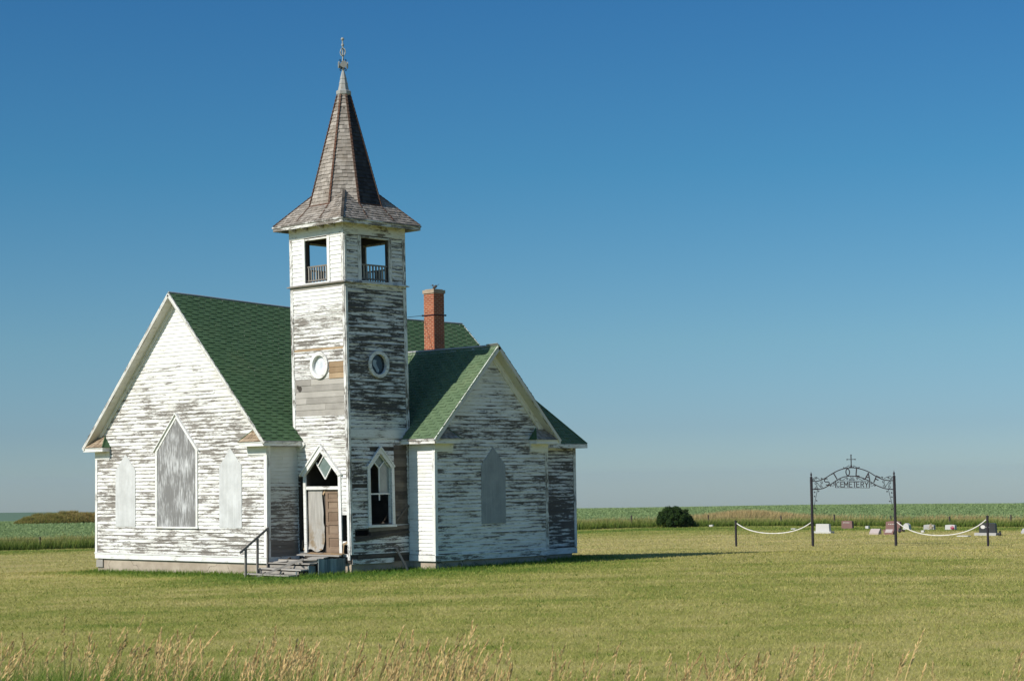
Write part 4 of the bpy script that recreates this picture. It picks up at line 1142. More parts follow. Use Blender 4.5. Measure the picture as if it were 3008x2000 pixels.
# ------------------------------------------------------------------ cemetery gate
# the cemetery stands beyond a shallow dip; it is laid out at KF times these distances and sizes
def spread(o):
    o.location = (CX * (1 - KF) + KF * o.location.x, CY * (1 - KF) + KF * o.location.y, CZ * (1 - KF) + KF * o.location.z)
    o.scale = (KF, KF, KF)
    return o
gh = lambda x, y: float(near_h(x, y))
GA, GB = Vector((15.21, 24.35, 0)), Vector((18.41, 25.54, 0))
gz0 = float(near_h(GA.x, GA.y))
gd = (GB - GA); GLn = gd.length; gang = math.atan2(gd.y, gd.x)
gate = tag(empty('cemetery_gate', (GA.x, GA.y, gz0), gang), 'tall black iron archway with a cross on top and cemetery lettering between two posts', 'gateway')
spread(gate)
def gz_(X, Y): return ((X - 235) / 1730 * GLn, 2.82 + (600 - .0347 * (X - 235) - Y) / 507.5)
def g3(X, Y, d=0.0): a, z = gz_(X, Y); return (a, d, z)
for x in (0, GLn):
    s = MB(); s.tube([(x, 0, -.25), (x, 0, 2.80)], .058, 12); s.lathe([(.058, 2.80), (.062, 2.82), (.04, 2.845), (.0, 2.85)], (x, 0, 0), 12)
    p = s.build('post', M['iron'], gate)
    s = MB(); s.lathe([(.03, 2.84), (.022, 2.88), (.045, 2.92), (.03, 2.97), (.008, 3.02), (.0, 3.08)], (x, 0, 0), 10); s.build('post_finial', M['iron'], p)
def smoothpath(P, n=60):
    P = [Vector(p) for p in P]; out = []
    for i in range(len(P) - 1):
        p0, p1, p2, p3 = P[max(i - 1, 0)], P[i], P[i + 1], P[min(i + 2, len(P) - 1)]
        for k in range(5):
            t = k / 5
            out.append(.5 * ((2 * p1) + (p2 - p0) * t + (2 * p0 - 5 * p1 + 4 * p2 - p3) * t * t + (3 * p1 - p0 - 3 * p2 + p3) * t ** 3))
    out.append(P[-1]); return out
UP = [(240, 672), (265, 675), (330, 680), (420, 660), (530, 610), (640, 540), (760, 470), (880, 420), (980, 395), (1090, 382), (1200, 390), (1320, 415), (1450, 465), (1560, 530), (1680, 590), (1780, 620), (1870, 630), (1962, 628)]
LOW = [(240, 850), (275, 848), (400, 840), (500, 815), (620, 750), (740, 672), (850, 605), (960, 568), (1090, 555), (1220, 568), (1330, 595), (1450, 650), (1580, 725), (1700, 775), (1800, 800), (1962, 812)]
for pts in (UP, LOW):
    s = MB(); s.tube(smoothpath([g3(*p) for p in pts]), .019, 6); s.build('arch_bar', M['iron'], gate)
STK = {  # letter strokes in a unit box (x 0..1, y 0..1)
 'S': [[(.95, .84), (.75, .97), (.45, 1), (.15, .92), (.05, .74), (.2, .58), (.5, .5), (.82, .42), (.96, .25), (.85, .08), (.52, 0), (.22, .03), (.03, .17)]],
 'T': [[(0, 1), (1, 1)], [(.5, 1), (.5, 0)]],
 'O': [[(.5 + .47 * math.cos(t), .5 + .5 * math.sin(t)) for t in np.linspace(0, 2 * PI, 19)]],
 'L': [[(.05, 1), (.05, 0), (.95, 0)]],
 'A': [[(0, 0), (.5, 1), (1, 0)], [(.2, .36), (.8, .36)]],
 'F': [[(.05, 0), (.05, 1), (.95, 1)], [(.05, .55), (.75, .55)]],
 'C': [[(.97, .8), (.8, .96), (.5, 1), (.18, .88), (.03, .5), (.18, .12), (.5, 0), (.8, .04), (.97, .2)]],
 'E': [[(.95, 1), (.05, 1), (.05, 0), (.95, 0)], [(.05, .53), (.8, .53)]],
 'M': [[(0, 0), (0, 1), (.5, .35), (1, 1), (1, 0)]],
 'R': [[(.05, 0), (.05, 1), (.65, 1), (.92, .88), (.92, .66), (.65, .52), (.05, .52)], [(.55, .52), (.98, 0)]],
 'Y': [[(0, 1), (.5, .48), (1, 1)], [(.5, .48), (.5, 0)]]}
def letter(ch, X, Y, w, h, rot, th, parent, name='letter'):
    """X,Y centre in sign units, w,h metres, rot radians (ccw)"""
    a, z = gz_(X, Y); s = MB()
    for st in STK[ch]:
        q = []
        for (x, y) in st:
            lx, ly = (x - .5) * w, (y - .5) * h
            q.append((a + lx * math.cos(rot) - ly * math.sin(rot), 0, z + lx * math.sin(rot) + ly * math.cos(rot)))
        if ch in 'SOC':
            s.tube(q, th / 2, 6)
        else:
            for i in range(len(q) - 1):
                A, B = Vector(q[i]), Vector(q[i + 1]); d = (B - A).normalized() * th * .45
                s.beam(A - d, B + d, th, .03 + .002 * i, (-(B - A).z, 0, (B - A).x) if 1 else (0, 0, 1))
    return s.build(name, M['iron'], parent)
D = math.radians
for ch, X, Y, w, h, r in (('S', 563, 686, .17, .27, 24), ('T', 742, 560, .17, .27, 30), ('O', 1008, 476, .16, .27, 3), ('L', 1218, 478, .14, .28, -6), ('A', 1424, 556, .20, .27, -10), ('F', 1610, 622, .17, .27, -24)):
    letter(ch, X, Y, w, h, D(r), .043, gate)
s = MB(); q = [g3(*p) for p in ((745, 655), (1450, 650), (1450, 792), (745, 802))]
for i in range(4):
    th = .034 if i % 2 else .016
    s.beam(q[i], q[(i + 1) % 4], th, .026 - .003 * (i % 2), (0, 0, 1) if i % 2 == 0 else (1, 0, 0))
panel = s.build('name_panel', M['iron'], gate)
xs = [797, 882, 967, 1063, 1142, 1213, 1305, 1393]
for ch, X in zip('CEMETERY', xs):
    o = letter(ch, X, 733 - (X - 797) * .015, .122 if ch != 'M' else .145, .205, 0, .030, None); o.parent = panel
s = MB(); c0 = g3(1085, 380); a, _, z = c0
s.beam((a, 0, z - .01), (a, 0, z + .50), .036, .03, (1, 0, 0)); s.beam((a - .155, 0, z + .33), (a - .019, 0, z + .33), .024, .026, (0, 0, 1)); s.beam((a + .019, 0, z + .33), (a + .155, 0, z + .33), .024, .026, (0, 0, 1))
s.beam((a, 0, z), (a, 0, z + .10), .06, .05, (1, 0, 0))
for p in ((a - .165, 0, z + .33), (a + .165, 0, z + .33), (a, 0, z + .51)):
    s.lathe([(0, -.03), (.026, -.015), (.03, 0), (.026, .015), (0, .03)], p, 8)
s.build('cross', M['iron'], gate)
def spiral(cx, cy, r, a0, turns, sgn=1, n=14):
    return [(cx + r * (1 - .75 * t) * math.cos(a0 + sgn * turns * 2 * PI * t), cy + r * (1 - .75 * t) * math.sin(a0 + sgn * turns * 2 * PI * t)) for t in np.linspace(0, 1, n)]
def scroll(paths, name='scrollwork', r=.0105):
    s = MB()
    for P in paths: s.tube([g3(*p) for p in P], r, 4)
    return s.build(name, M['iron'], gate)
def s_scroll(x, y, h, flip=1):
    """an S-shaped scroll about h tall"""
    return [spiral(x - flip * .0 * h, y - .30 * h, .20 * h, PI / 2, 1.2, flip), [(x, y - .12 * h), (x + flip * .16 * h, y), (x, y + .12 * h)], spiral(x, y + .30 * h, .20 * h, -PI / 2, 1.2, flip)]
scroll(s_scroll(335, 765, 150) + s_scroll(450, 745, 150, -1) + [[(350, 700), (420, 790)]])
scroll(s_scroll(1750, 700, 150) + s_scroll(1870, 715, 160, -1) + [[(1770, 780), (1850, 660)]])
scroll([spiral(290, 640, 24, 0, 1.2), spiral(340, 612, 22, PI, 1.2, -1), spiral(455, 618, 20, 0, 1.2), [(262, 655), (300, 605), (345, 592), (410, 635)]])
scroll([spiral(1720, 572, 20, PI, 1.2), spiral(1850, 572, 22, 0, 1.2), spiral(1905, 590, 22, PI, 1.2, -1), [(1760, 588), (1820, 560), (1890, 540), (1940, 575)]])
scroll([[(945, 393), (1045, 335)], [(1125, 335), (1225, 385)], spiral(930, 385, 16, 0, 1), spiral(1245, 372, 16, PI, 1, -1), spiral(1055, 365, 12, 0, 1), spiral(1125, 365, 12, PI, 1, -1)])
scroll([[(890, 650), (990, 580)], spiral(1000, 610, 22, PI / 2, 1.2), spiral(1050, 630, 26, -PI / 2, 1.2), spiral(1130, 625, 26, -PI / 2, 1.2, -1), spiral(1195, 600, 22, PI / 2, 1.2, -1), [(1215, 590), (1315, 645)],
        [(1090, 655), (1090, 600), (1060, 568)], [(1090, 600), (1125, 566)], spiral(850, 635, 20, 0, 1.2), spiral(1335, 615, 18, PI, 1.2)])
scroll([spiral(710, 715, 18, 0, 1.2), spiral(640, 770, 16, PI, 1.2), spiral(1490, 695, 20, PI, 1.2, -1), spiral(1565, 745, 18, 0, 1.2, -1), [(1470, 740), (1510, 750), (1550, 720)], [(650, 745), (690, 770), (728, 740)]])
def z6(x, y): return ((2100 + x / 2.598 - 2350) * 7.148, (1300 + y / 2.598 - 1320) * 7.148)
for side in (0, 1):
    f6 = (lambda x, y: z6(x, y)) if side == 0 else (lambda x, y: z6(2112 - x * 1.0 - 12, y - 10))
    P = [[f6(*p) for p in ((783, 352), (772, 400), (758, 460), (750, 505))], [f6(*p) for p in ((752, 352), (768, 356), (790, 352))],
         spiral(*f6(790, 372), 18, PI / 2, 1.2), spiral(*f6(758, 380), 16, 0, 1.2), spiral(*f6(757, 412), 15, 0, 1.2), spiral(*f6(773, 446), 15, PI, 1.2), spiral(*f6(760, 502), 15, 0, 1.2)]
    scroll(P, 'corner_bracket', .010)

# chain posts and drooping white chains ----------------------------------------------
def chain_post(x, y, h, label):
    z = gh(x, y)
    r = tag(empty('chain_post', (x, y, z)), label, 'post', 'short posts beside the cemetery gate')
    spread(r)
    s = MB(); s.tube([(0, 0, -.2), (0, 0, h - .03)], .047, 12); s.build('pole', M['iron'], r)
    s = MB(); s.lathe([(.047, h - .03), (.056, h - .025), (.054, h + .0), (.03, h + .012), (0, h + .015)], (0, 0, 0), 12); s.build('cap', M['iron'], r)
    s = MB(); s.tube([(.047 * math.cos(a), .047 * math.sin(a), h - .12) for a in np.linspace(0, 2 * PI, 13)], .008, 4); s.build('chain_hook', M['steel'], r)
chain_post(11.88, 23.58, 1.07, 'short dark post at the far end of the chain nearest the bush')
chain_post(21.92, 26.66, 1.19, 'short dark post in front of the black headstone')
def chain(A, B, sag, label):
    A, B = Vector(A), Vector(B); s = MB(); P = []
    for t in np.linspace(0, 1, 41):
        p = A.lerp(B, t); k = 2.2
        p.z -= sag * (math.cosh(k) - math.cosh(k * (2 * t - 1))) / (math.cosh(k) - 1)
        P.append(tuple(p))
    c = Vector(P[0]); s.tube([tuple(Vector(p) - c) for p in P], [.0185 + .002 * ((i * 7) % 3) for i in range(41)], 8)
    o = s.build('chain', M['rope'], None, None, True); o.location = c; spread(o)
    tag(o, label, 'chain', 'white chains beside the cemetery gate')
chain((11.92, 23.6, gh(11.88, 23.58) + .96), (15.15, 24.33, gz0 + .97), .43, 'white sagging chain between the bush side post and the gate')
chain((18.47, 25.56, gz0 + .98), (21.87, 26.65, gh(21.92, 26.66) + 1.04), .58, 'white sagging chain that crosses in front of the headstones with flowers')

# headstones -----------------------------------------------------------------------------
def stone(name, x, y, label, parts, rz=0.0, cat='headstone', group='cemetery headstones'):
    r = spread(tag(empty(name, (x, y, gh(x, y)), rz), label, cat, group))
    out = {}
    for nm, mb_, mat in parts: out[nm] = mb_.build(nm, M[mat], r)
    return r
def slabstone(w, h, d, top=0.0, z0=0.0, y0=0.0, taper=.03, x0=0.0):
    s = MB(); n = 8
    pts = [(-w / 2 + x0, z0), (w / 2 + x0, z0)] + [(w / 2 - taper * w - (w - 2 * taper * w) * t + x0, z0 + h + top * math.sin(PI * t)) for t in np.linspace(0, 1, n)]
    s.prism([(a, y0 - d / 2, b) for a, b in pts], (0, d, 0)); return s
def slant(w, h, d):
    s = MB(); s.prism([(-w / 2, -d / 2, 0), (-w / 2, d / 2, 0), (-w / 2, d / 2, h), (-w / 2, d / 2 - .10, h), (-w / 2, -d / 2, .08)], (w, 0, 0)); return s
def boxm(*b):
    s = MB()
    for q in b: s.box(*q)
    return s
def carved(w, h, z, y, rows=2):
    s = MB()
    for r in range(rows):
        n = 5 + r * 2; x = -w / 2
        for k in range(n):
            ww = w / n * random.uniform(.5, .8); s.box((x, y - .006, z - r * h), (x + ww, y, z - r * h + h * .5)); x += w / n
    return s
stone('headstone', 5.4, 39.4, 'large plain white headstone on a white base right beside the gate post', [('stone', slabstone(.82, .37, .16, .0, .10), 'g_white'), ('base', boxm(((-.55, -.17, -.05), (.55, .17, .10))), 'g_white')])
stone('headstone', 2.1, 46.5, 'brown granite headstone standing farthest back between the gate posts', [('stone', slabstone(.70, .43, .16, .02, -.02), 'g_brown'), ('inscription', carved(.42, .06, .31, -.083, 1), 'letter')])
stone('headstone', 9.1, 38.4, 'small pinkish grey slanted headstone left of the reddish one', [('stone', slant(.52, .27, .26), 'g_pink')])
stone('headstone', 7.6, 42.4, 'large brown headstone with a pale inscription behind the right gate post', [('stone', slabstone(.86, .40, .16, .04, .10), 'g_brown'), ('base', boxm(((-.55, -.16, -.05), (.55, .16, .10))), 'g_brown'), ('inscription', carved(.5, .07, .36, -.083, 1), 'letter')])
stone('headstone', 10.1, 38.1, 'small reddish slanted headstone in front of the large brown one', [('stone', slant(.52, .27, .26), 'g_brown'), ('plaque', (lambda s: (s.prism([(-.19, -.128, .10), (.19, -.128, .10), (.19, .012, .255), (-.19, .012, .255)], (0, -.004, .004)), s)[1])(MB()), 'g_pink')])
stone('headstone', 6.44, 45.5, 'rounded white headstone partly hidden by the chain', [('stone', slabstone(.40, .24, .22, .10, 0, 0, .12), 'g_white')])
def flowers(n, r, seed, c):
    rr = random.Random(seed); s = MB()
    for i in range(n):
        p = Vector((c[0] + rr.gauss(0, r), c[1] + rr.gauss(0, r * .6), c[2] + rr.gauss(0, r)))
        s.lathe([(0, -.022), (.02, -.01), (.026, .004), (0, .018)], p, 6)
    return s
stone('headstone', 7.66, 45.7, 'grey headstone with a tan wreath leaning on its right side', [('stone', slabstone(.62, .24, .18, .03, 0), 'g_grey'), ('wreath', flowers(40, .07, 3, (.17, -.13, .15)), 'flower_pale')])
stone('headstone', 8.85, 45.8, 'white headstone with a bunch of bright red flowers', [('stone', slabstone(.58, .24, .18, .02, 0), 'g_white'), ('flowers', flowers(36, .055, 4, (.16, -.14, .10)), 'flower_pink')])
stone('headstone', 15.45, 38.0, 'black polished headstone with a white oval on a wide grey base', [('stone', slabstone(.86, .43, .16, .03, .13), 'g_black'), ('base', boxm(((-.62, -.18, -.05), (.50, .18, .13))), 'g_grey'),
      ('oval', (lambda s: (s.prism([(-.22 + .12 * math.cos(a), -.082, .40 + .085 * math.sin(a)) for a in np.linspace(0, 2 * PI, 17)[:-1]], (0, -.004, 0)), s)[1])(MB()), 'letter'), ('inscription', carved(.26, .08, .37, -.083, 1), 'g_grey')])
stone('headstone', 15.85, 41.0, 'grey slanted headstone cut off by the right edge of the photo', [('stone', slant(.62, .24, .28), 'g_grey')])
def vase(x, y, label):
    r = spread(tag(empty('flower_vase', (x, y, gh(x, y))), label, 'vase'))
    s = MB(); s.lathe([(.04, 0), (.07, .03), (.075, .10), (.055, .15), (.07, .17)], (0, 0, 0), 10); s.build('pot', M['g_black'], r)
    s = MB()
    for q in range(10):
        a = q * 2.4; s.beam((0, 0, .14), (.06 * math.cos(a), .06 * math.sin(a), .24), .02, .004, (math.sin(a), -math.cos(a), 0))
    s.build('leaves', M['leafgreen'], r)
vase(8.95, 40.8, 'small dark vase right of the large brown headstone')
vase(16.1, 37.9, 'small dark vase on the right end of the black headstone base')
def marker(x, y, w, h, d, label):
    s = slabstone(w, h, d, .01, -.03); o = s.build('grave_marker', M['g_white']); o.location = (x, y, gh(x, y)); spread(o); tag(o, label, 'grave marker', 'small white grave markers')
marker(15.0, 36.6, .60, .07, .25, 'flat white marker in the grass below the black headstone')
marker(3.1, 46.9, .20, .16, .14, 'tiny white marker between the two back brown headstones')
marker(9.85, 41.5, .17, .13, .12, 'tiny pale marker just below the chain near the rounded white headstone')
marker(-9.1, 49.0, .26, .13, .14, 'small white marker by the tall grass right of the bush')
marker(-.37, 45.0, .28, .08, .18, 'small white marker seen above the chain on the bush side')

# wire fence along the field ------------------------------------------------------------
FP = [(-30.5, 6.5), (-27.89, 11.6), (-26.3, 14.3), (-24.2, 18.6), (-22.1, 24.5), (-20.2, 30.5), (-18.1, 37.0), (-15.9, 44.2), (-14.2, 47.7), (-9.94, 49.78), (-5.61, 51.14), (-1.96, 51.25), (1.76, 51.31), (5.51, 51.27), (9.04, 51.58), (12.8, 51.9), (16.6, 52.2)]
fence = tag(spread(empty('wire_fence', (-14.2, 47.7, 0))), 'thin wire fence with dark steel stakes in tall grass along the field edge', 'fence')
rr = random.Random(11)
for i, (x, y) in enumerate(FP):
    z = gh(x, y); h = .62 + rr.uniform(-.08, .12); lx = rr.uniform(-.03, .03)
    s = MB(); s.beam((x, y, z - .2), (x + lx, y, z + h), .055, .03, (1, 0, 0)); s.beam((x + .02, y + .025, z - .2), (x + lx + .02, y + .025, z + h - .02), .02, .05, (1, 0, 0))
    s.build('fence_stake', M['steel'], fence, lambda p: (p[0] + 14.2, p[1] - 47.7, p[2]))
for k in (.25, .50):
    s = MB(); s.tube([(x + 14.2, y - 47.7, gh(x, y) + k) for x, y in FP], .004, 4); s.build('wire', M['steel'], fence)

# ------------------------------------------------------------------ ground, grass, shrubs
BX = np.array([-60, -45, -30.5, -27.2, -25.6, -23.4, -21.3, -19.3, -17.2, -15.0, -13.2, -9.3, -5.3, -1.9, 1.8, 5.6, 9.1, 12.9, 16.8, 25, 60])
BY = np.array([-60, -22, 5.9, 11.0, 13.7, 18.0, 23.9, 29.9, 36.4, 43.6, 47.0, 48.9, 50.2, 50.3, 50.4, 50.3, 50.6, 50.9, 51.2, 52, 56])
def edge_dist(x, y):
    """signed distance to the mown edge, positive on the field side"""
    x = np.asarray(x, float); y = np.asarray(y, float)
    best = np.full(x.shape, 1e9); sg = np.zeros(x.shape)
    for i in range(len(BX) - 1):
        ax, ay, bx, by = BX[i], BY[i], BX[i + 1], BY[i + 1]
        ex, ey = bx - ax, by - ay; L2 = ex * ex + ey * ey
        t = np.clip(((x - ax) * ex + (y - ay) * ey) / L2, 0, 1)
        d = np.hypot(x - ax - t * ex, y - ay - t * ey)
        s = np.sign(ex * (y - ay) - ey * (x - ax))
        m = d < best
        best = np.where(m, d, best); sg = np.where(m, s, sg)
    return best * sg
def box_dist(x, y, x0, y0, x1, y1):
    return np.hypot(np.maximum(np.maximum(x0 - x, x - x1), 0), np.maximum(np.maximum(y0 - y, y - y1), 0))
def church_dist(x, y):
    d = box_dist(x, y, 0, 0, W, YR)
    for b in ((X0, YT, XT, YT + T), (W, YB, XB, YE), (W, YE, XCW, YCE), (10.0, -.85, 12.5, 1.4)): d = np.minimum(d, box_dist(x, y, *b))
    return d

def grass_nodes(m, blade):
    """lawn colour from world position; 'lush' and 'field' come as attributes"""
    p = m.pos()
    a = m.noise(p, .16, 4.0, .62); b = m.noise(p, .55, 4.0, .65); c = m.noise(p, 2.6, 4.0, .7); e = m.noise(p, 11.0, 3.0, .75)
    q = m.sep(p)
    al = m.math('ADD', m.math('MULTIPLY', q[0], .72), m.math('MULTIPLY', q[1], .69)); ac = m.math('SUBTRACT', m.math('MULTIPLY', q[1], .72), m.math('MULTIPLY', q[0], .69))
    bw = m.noise(m.xyz(m.math('MULTIPLY', al, .05), m.math('MULTIPLY', ac, .42), 2.0), 1.0, 3.0, .55)      # mower passes
    f0 = m.math('MULTIPLY', m.math('SUBTRACT', bw, .5), .44)
    f = m.math('ADD', f0, m.math('ADD', m.math('MULTIPLY_ADD', a, .48, -.06), m.math('ADD', m.math('MULTIPLY_ADD', b, .40, -.072), m.math('ADD', m.math('MULTIPLY', c, .22), m.math('MULTIPLY', e, .28)))))
    dry = m.attr('dry'); lush = m.attr('lush')
    f = m.math('ADD', f, m.math('SUBTRACT', m.math('MULTIPLY', dry, .20), m.math('MULTIPLY', lush, .42)))
    if blade: f = m.math('ADD', f, m.math('MULTIPLY', m.math('SUBTRACT', m.attr('tone'), .5), .36))
    col_ = m.ramp(f, [(.14, (.080, .168, .022)), (.36, (.19, .255, .042)), (.52, (.350, .345, .086)), (.70, (.50, .44, .155)), (.90, (.60, .49, .22))])
    return col_, e

def mk_ground():
    m = NT('ground_surface'); colr, e = grass_nodes(m, False)
    p = m.pos(); fm = m.attr('field'); far = m.attr('far')
    a = m.noise(p, .05, 3.0, .6); c = m.noise(p, 1.6, 4.0, .7)
    crop = m.mix(m.mapr(m.math('ADD', m.math('MULTIPLY', a, .6), m.math('MULTIPLY', c, .5)), .3, .8), (.18, .25, .11), (.275, .35, .16))
    hill = m.mix(m.noise(p, .004, 4.0, .6), (.085, .150, .085), (.13, .19, .11))
    soil = m.mul(colr, .72)
    c_ = m.mix(fm, soil, crop); c_ = m.mix(far, c_, hill)
    m.bump(m.math('ADD', c, e), .5, .05)
    return m.out(c_, .95, .08)
M['ground'] = mk_ground()

def leaf_shader(m, c, trans=.28):
    m.set(m.b, 'Base Color', c); m.set(m.b, 'Roughness', .75); m.set(m.b, 'Specular IOR Level', .12)
    tr = m.node('ShaderNodeBsdfTranslucent'); m.l.new(c, tr.inputs['Color'])
    mx = m.node('ShaderNodeMixShader'); mx.inputs[0].default_value = trans
    m.l.new(m.b.outputs[0], mx.inputs[1]); m.l.new(tr.outputs[0], mx.inputs[2])
    m.l.new(mx.outputs[0], m.n['Material Output'].inputs['Surface'])
    return m.mat
def mk_lawn():
    m = NT('mown_grass_blades'); c, e = grass_nodes(m, True)
    return leaf_shader(m, c, .25)
M['lawn'] = mk_lawn()
def mk_blades(name, base, mid, tip, tonecols, tipfrom=.72):
    m = NT(name); h = m.attr('hgt'); t = m.attr('tone')
    c = m.ramp(h, [(0, base), (.45, mid), (tipfrom, mid), (1, tip)])
    c2 = m.ramp(t, [(0, tonecols[0]), (.5, tonecols[1]), (1, tonecols[2])])
    x = m.node('ShaderNodeMix', data_type='RGBA', blend_type='MULTIPLY'); m.set(x, 0, 1.0); m.l.new(c, x.inputs[6]); m.l.new(c2, x.inputs[7])
    return leaf_shader(m, x.outputs[2], .3)
M['verge'] = mk_blades('tall_green_grass', (.095, .125, .028), (.175, .22, .045), (.46, .38, .17), ((.55, .75, .6), (.95, 1, .9), (1.6, 1.35, 1.2)), .62)
M['moundweed'] = mk_blades('ochre_mound_weeds', (.11, .105, .035), (.29, .235, .08), (.50, .39, .18), ((.55, .85, .5), (.95, .95, .8), (1.15, .85, .75)), .6)
M['straw'] = mk_blades('dry_straw_grass', (.14, .15, .045), (.42, .33, .14), (.62, .46, .24), ((.6, .7, .6), (.9, .9, .85), (1.15, 1.1, 1.05)), .5)
M['crop'] = mk_blades('broad_crop_leaves', (.17, .235, .10), (.26, .345, .145), (.335, .41, .19), ((.85, .88, .86), (1, 1, 1), (1.12, 1.1, 1.08)))
M['bromeleaf'] = mk_blades('foreground_green_blades', (.07, .12, .018), (.14, .23, .035), (.24, .29, .075), ((.55, .7, .55), (.95, 1, .9), (1.5, 1.25, 1.1)))
M['brome'] = mk_blades('dry_seed_heads', (.30, .30, .095), (.68, .49, .22), (.90, .68, .36), ((.62, .55, .5), (.9, .88, .85), (1.15, 1.12, 1.1)))
M['bushleaf'] = mk_blades('dark_bush_leaves', (.015, .032, .008), (.034, .066, .015), (.060, .105, .024), ((.6, .7, .6), (1, 1, 1), (1.6, 1.4, 1.1)))
M['bark'] = mk_simple('bush_bark', (.05, .04, .03), (.10, .08, .06), 20.0, .9)

# ground sheet -----------------------------------------------------------------------------
azs = np.concatenate([np.linspace(-PI, -.5, 40)[:-1], np.linspace(-.5, .5, 190), np.linspace(.5, PI, 40)[1:]])[:-1]
rs = np.concatenate([[.4, 2, 4], np.geomspace(6, 3600, 360)])
na, nr = len(azs), len(rs)
A_, R_ = np.meshgrid(azs, rs)
gx = CX + R_ * -np.sin(YAW - A_); gy = CY + R_ * np.cos(YAW - A_)
gz = ground_h(gx, gy); ex_, ey_ = eff(gx.ravel(), gy.ravel())
V = np.stack([gx, gy, gz], -1).reshape(-1, 3)
idx = np.arange(nr * na).reshape(nr, na)
q = np.stack([idx[:-1], np.roll(idx, -1, 1)[:-1], np.roll(idx, -1, 1)[1:], idx[1:]], -1).reshape(-1, 4)
me = bpy.data.meshes.new('ground')
me.from_pydata(V.tolist(), [], q.tolist())
ed = edge_dist(ex_, ey_); cd = church_dist(V[:, 0], V[:, 1]); rad = np.hypot(ex_ - CX, ey_ - CY)
def setattr_(me, n, v):
    a = me.attributes.new(n, 'FLOAT', 'POINT'); a.data.foreach_set('value', np.asarray(v, np.float32))
def lushness(x, y, cd, r):
    l = 1 - sst(.5, 3.2, cd)
    sd = sst(6, 14, x) * (1 - sst(8, 16, y)) * (1 - sst(2, 7, cd)) * .5     # greener strip on the gate side of the church
    l = np.maximum(l, sd)
    l = np.maximum(l, .9 * (1 - sst(12, 23, r)))                              # ditch by the road
    l = l + .55 * np.exp(-((edge_dist(x, y) + 3.5) / 3.0) ** 2)                # moist strip before the tall grass
    return np.clip(l, 0, 1)
def dryness(x, y, r):
    return np.clip(.75 * sst(60, 78, r) * (1 - sst(92, 104, r)) + .28 * (1 - sst(30, 44, r)) * sst(20, 27, r), 0, 1)
setattr_(me, 'field', sst(.3, 2.2, ed)); setattr_(me, 'far', sst(500, 900, rad))
setattr_(me, 'lush', lushness(ex_, ey_, cd, rad)); setattr_(me, 'dry', dryness(V[:, 0], V[:, 1], rad))
me.polygons.foreach_set('use_smooth', [True] * len(me.polygons))
me.materials.append(M['ground'])
ground = bpy.data.objects.new('ground', me); col.objects.link(ground); ground['kind'] = 'structure'

# blades -----------------------------------------------------------------------------------
def blades(name, P, H, Wd, lean_, tone, mat, segs=1, bend=.4, extra=None, curve=1.6, az_face=None):
    """one mesh of thin upright leaves; P (n,3) roots"""
    n = len(P)
    ang = RNG.uniform(0, 2 * PI, n) if az_face is None else az_face
    side = np.stack([np.cos(ang), np.sin(ang), np.zeros(n)], -1) * (Wd[:, None] / 2)
    rows = []; hs = []
    for k in range(segs + 1):
        t = k / segs
        c = P + np.stack([lean_[:, 0] * t ** curve * H, lean_[:, 1] * t ** curve * H, H * (t - bend * .25 * t * t)], -1)
        w = (1 - t) ** .7 if segs > 1 else 1 - t
        if k < segs: rows += [c - side * w, c + side * w]; hs += [np.full(n, t), np.full(n, t)]
        else: rows.append(c); hs.append(np.full(n, 1.0))
    nv = len(rows)
    Vv = np.stack(rows, 1).reshape(-1, 3)
    base = np.arange(n)[:, None] * nv
    me = bpy.data.meshes.new(name)
    loops = []; starts = []; tot = []
    quads = [[2 * k, 2 * k + 1, 2 * k + 3, 2 * k + 2] for k in range(segs - 1)]
    tri = [2 * segs - 2, 2 * segs - 1, 2 * segs]
    per = np.concatenate([np.array(q_) for q_ in quads] + [np.array(tri)]) if quads else np.array(tri)
    L = (base + per[None]).reshape(-1)
    cnt = np.array([4] * len(quads) + [3]); cs = np.concatenate([[0], np.cumsum(cnt)[:-1]])
    st = (np.arange(n)[:, None] * cnt.sum() + cs[None]).reshape(-1)
    me.vertices.add(len(Vv)); me.vertices.foreach_set('co', Vv.astype(np.float32).ravel())
    me.loops.add(len(L)); me.loops.foreach_set('vertex_index', L.astype(np.int32))
    me.polygons.add(len(st)); me.polygons.foreach_set('loop_start', st.astype(np.int32))
    me.update(calc_edges=True)
    setattr_(me, 'hgt', np.stack(hs, 1).reshape(-1)); setattr_(me, 'tone', np.repeat(tone, nv))
    for k_, v_ in (extra or {}).items(): setattr_(me, k_, np.repeat(v_, nv))
    me.materials.append(mat)
    o = bpy.data.objects.new(name, me); col.objects.link(o)
    return o
def wedge(n, r0, r1, a0, a1, pw):
    """random points in a sector seen by the camera, density ~ r^-pw per area"""
    u = RNG.random(n); e = 2 - pw
    r = (r0 ** e + u * (r1 ** e - r0 ** e)) ** (1 / e) if abs(e) > 1e-6 else r0 * (r1 / r0) ** u
    a = RNG.uniform(a0, a1, n)
    return CX + r * -np.sin(YAW - a), CY + r * np.cos(YAW - a), r, a
def with_z(x, y): return np.stack([x, y, ground_h(x, y)], -1)
def with_zf(x, y): return np.stack([x, y, near_h(x, y)], -1)

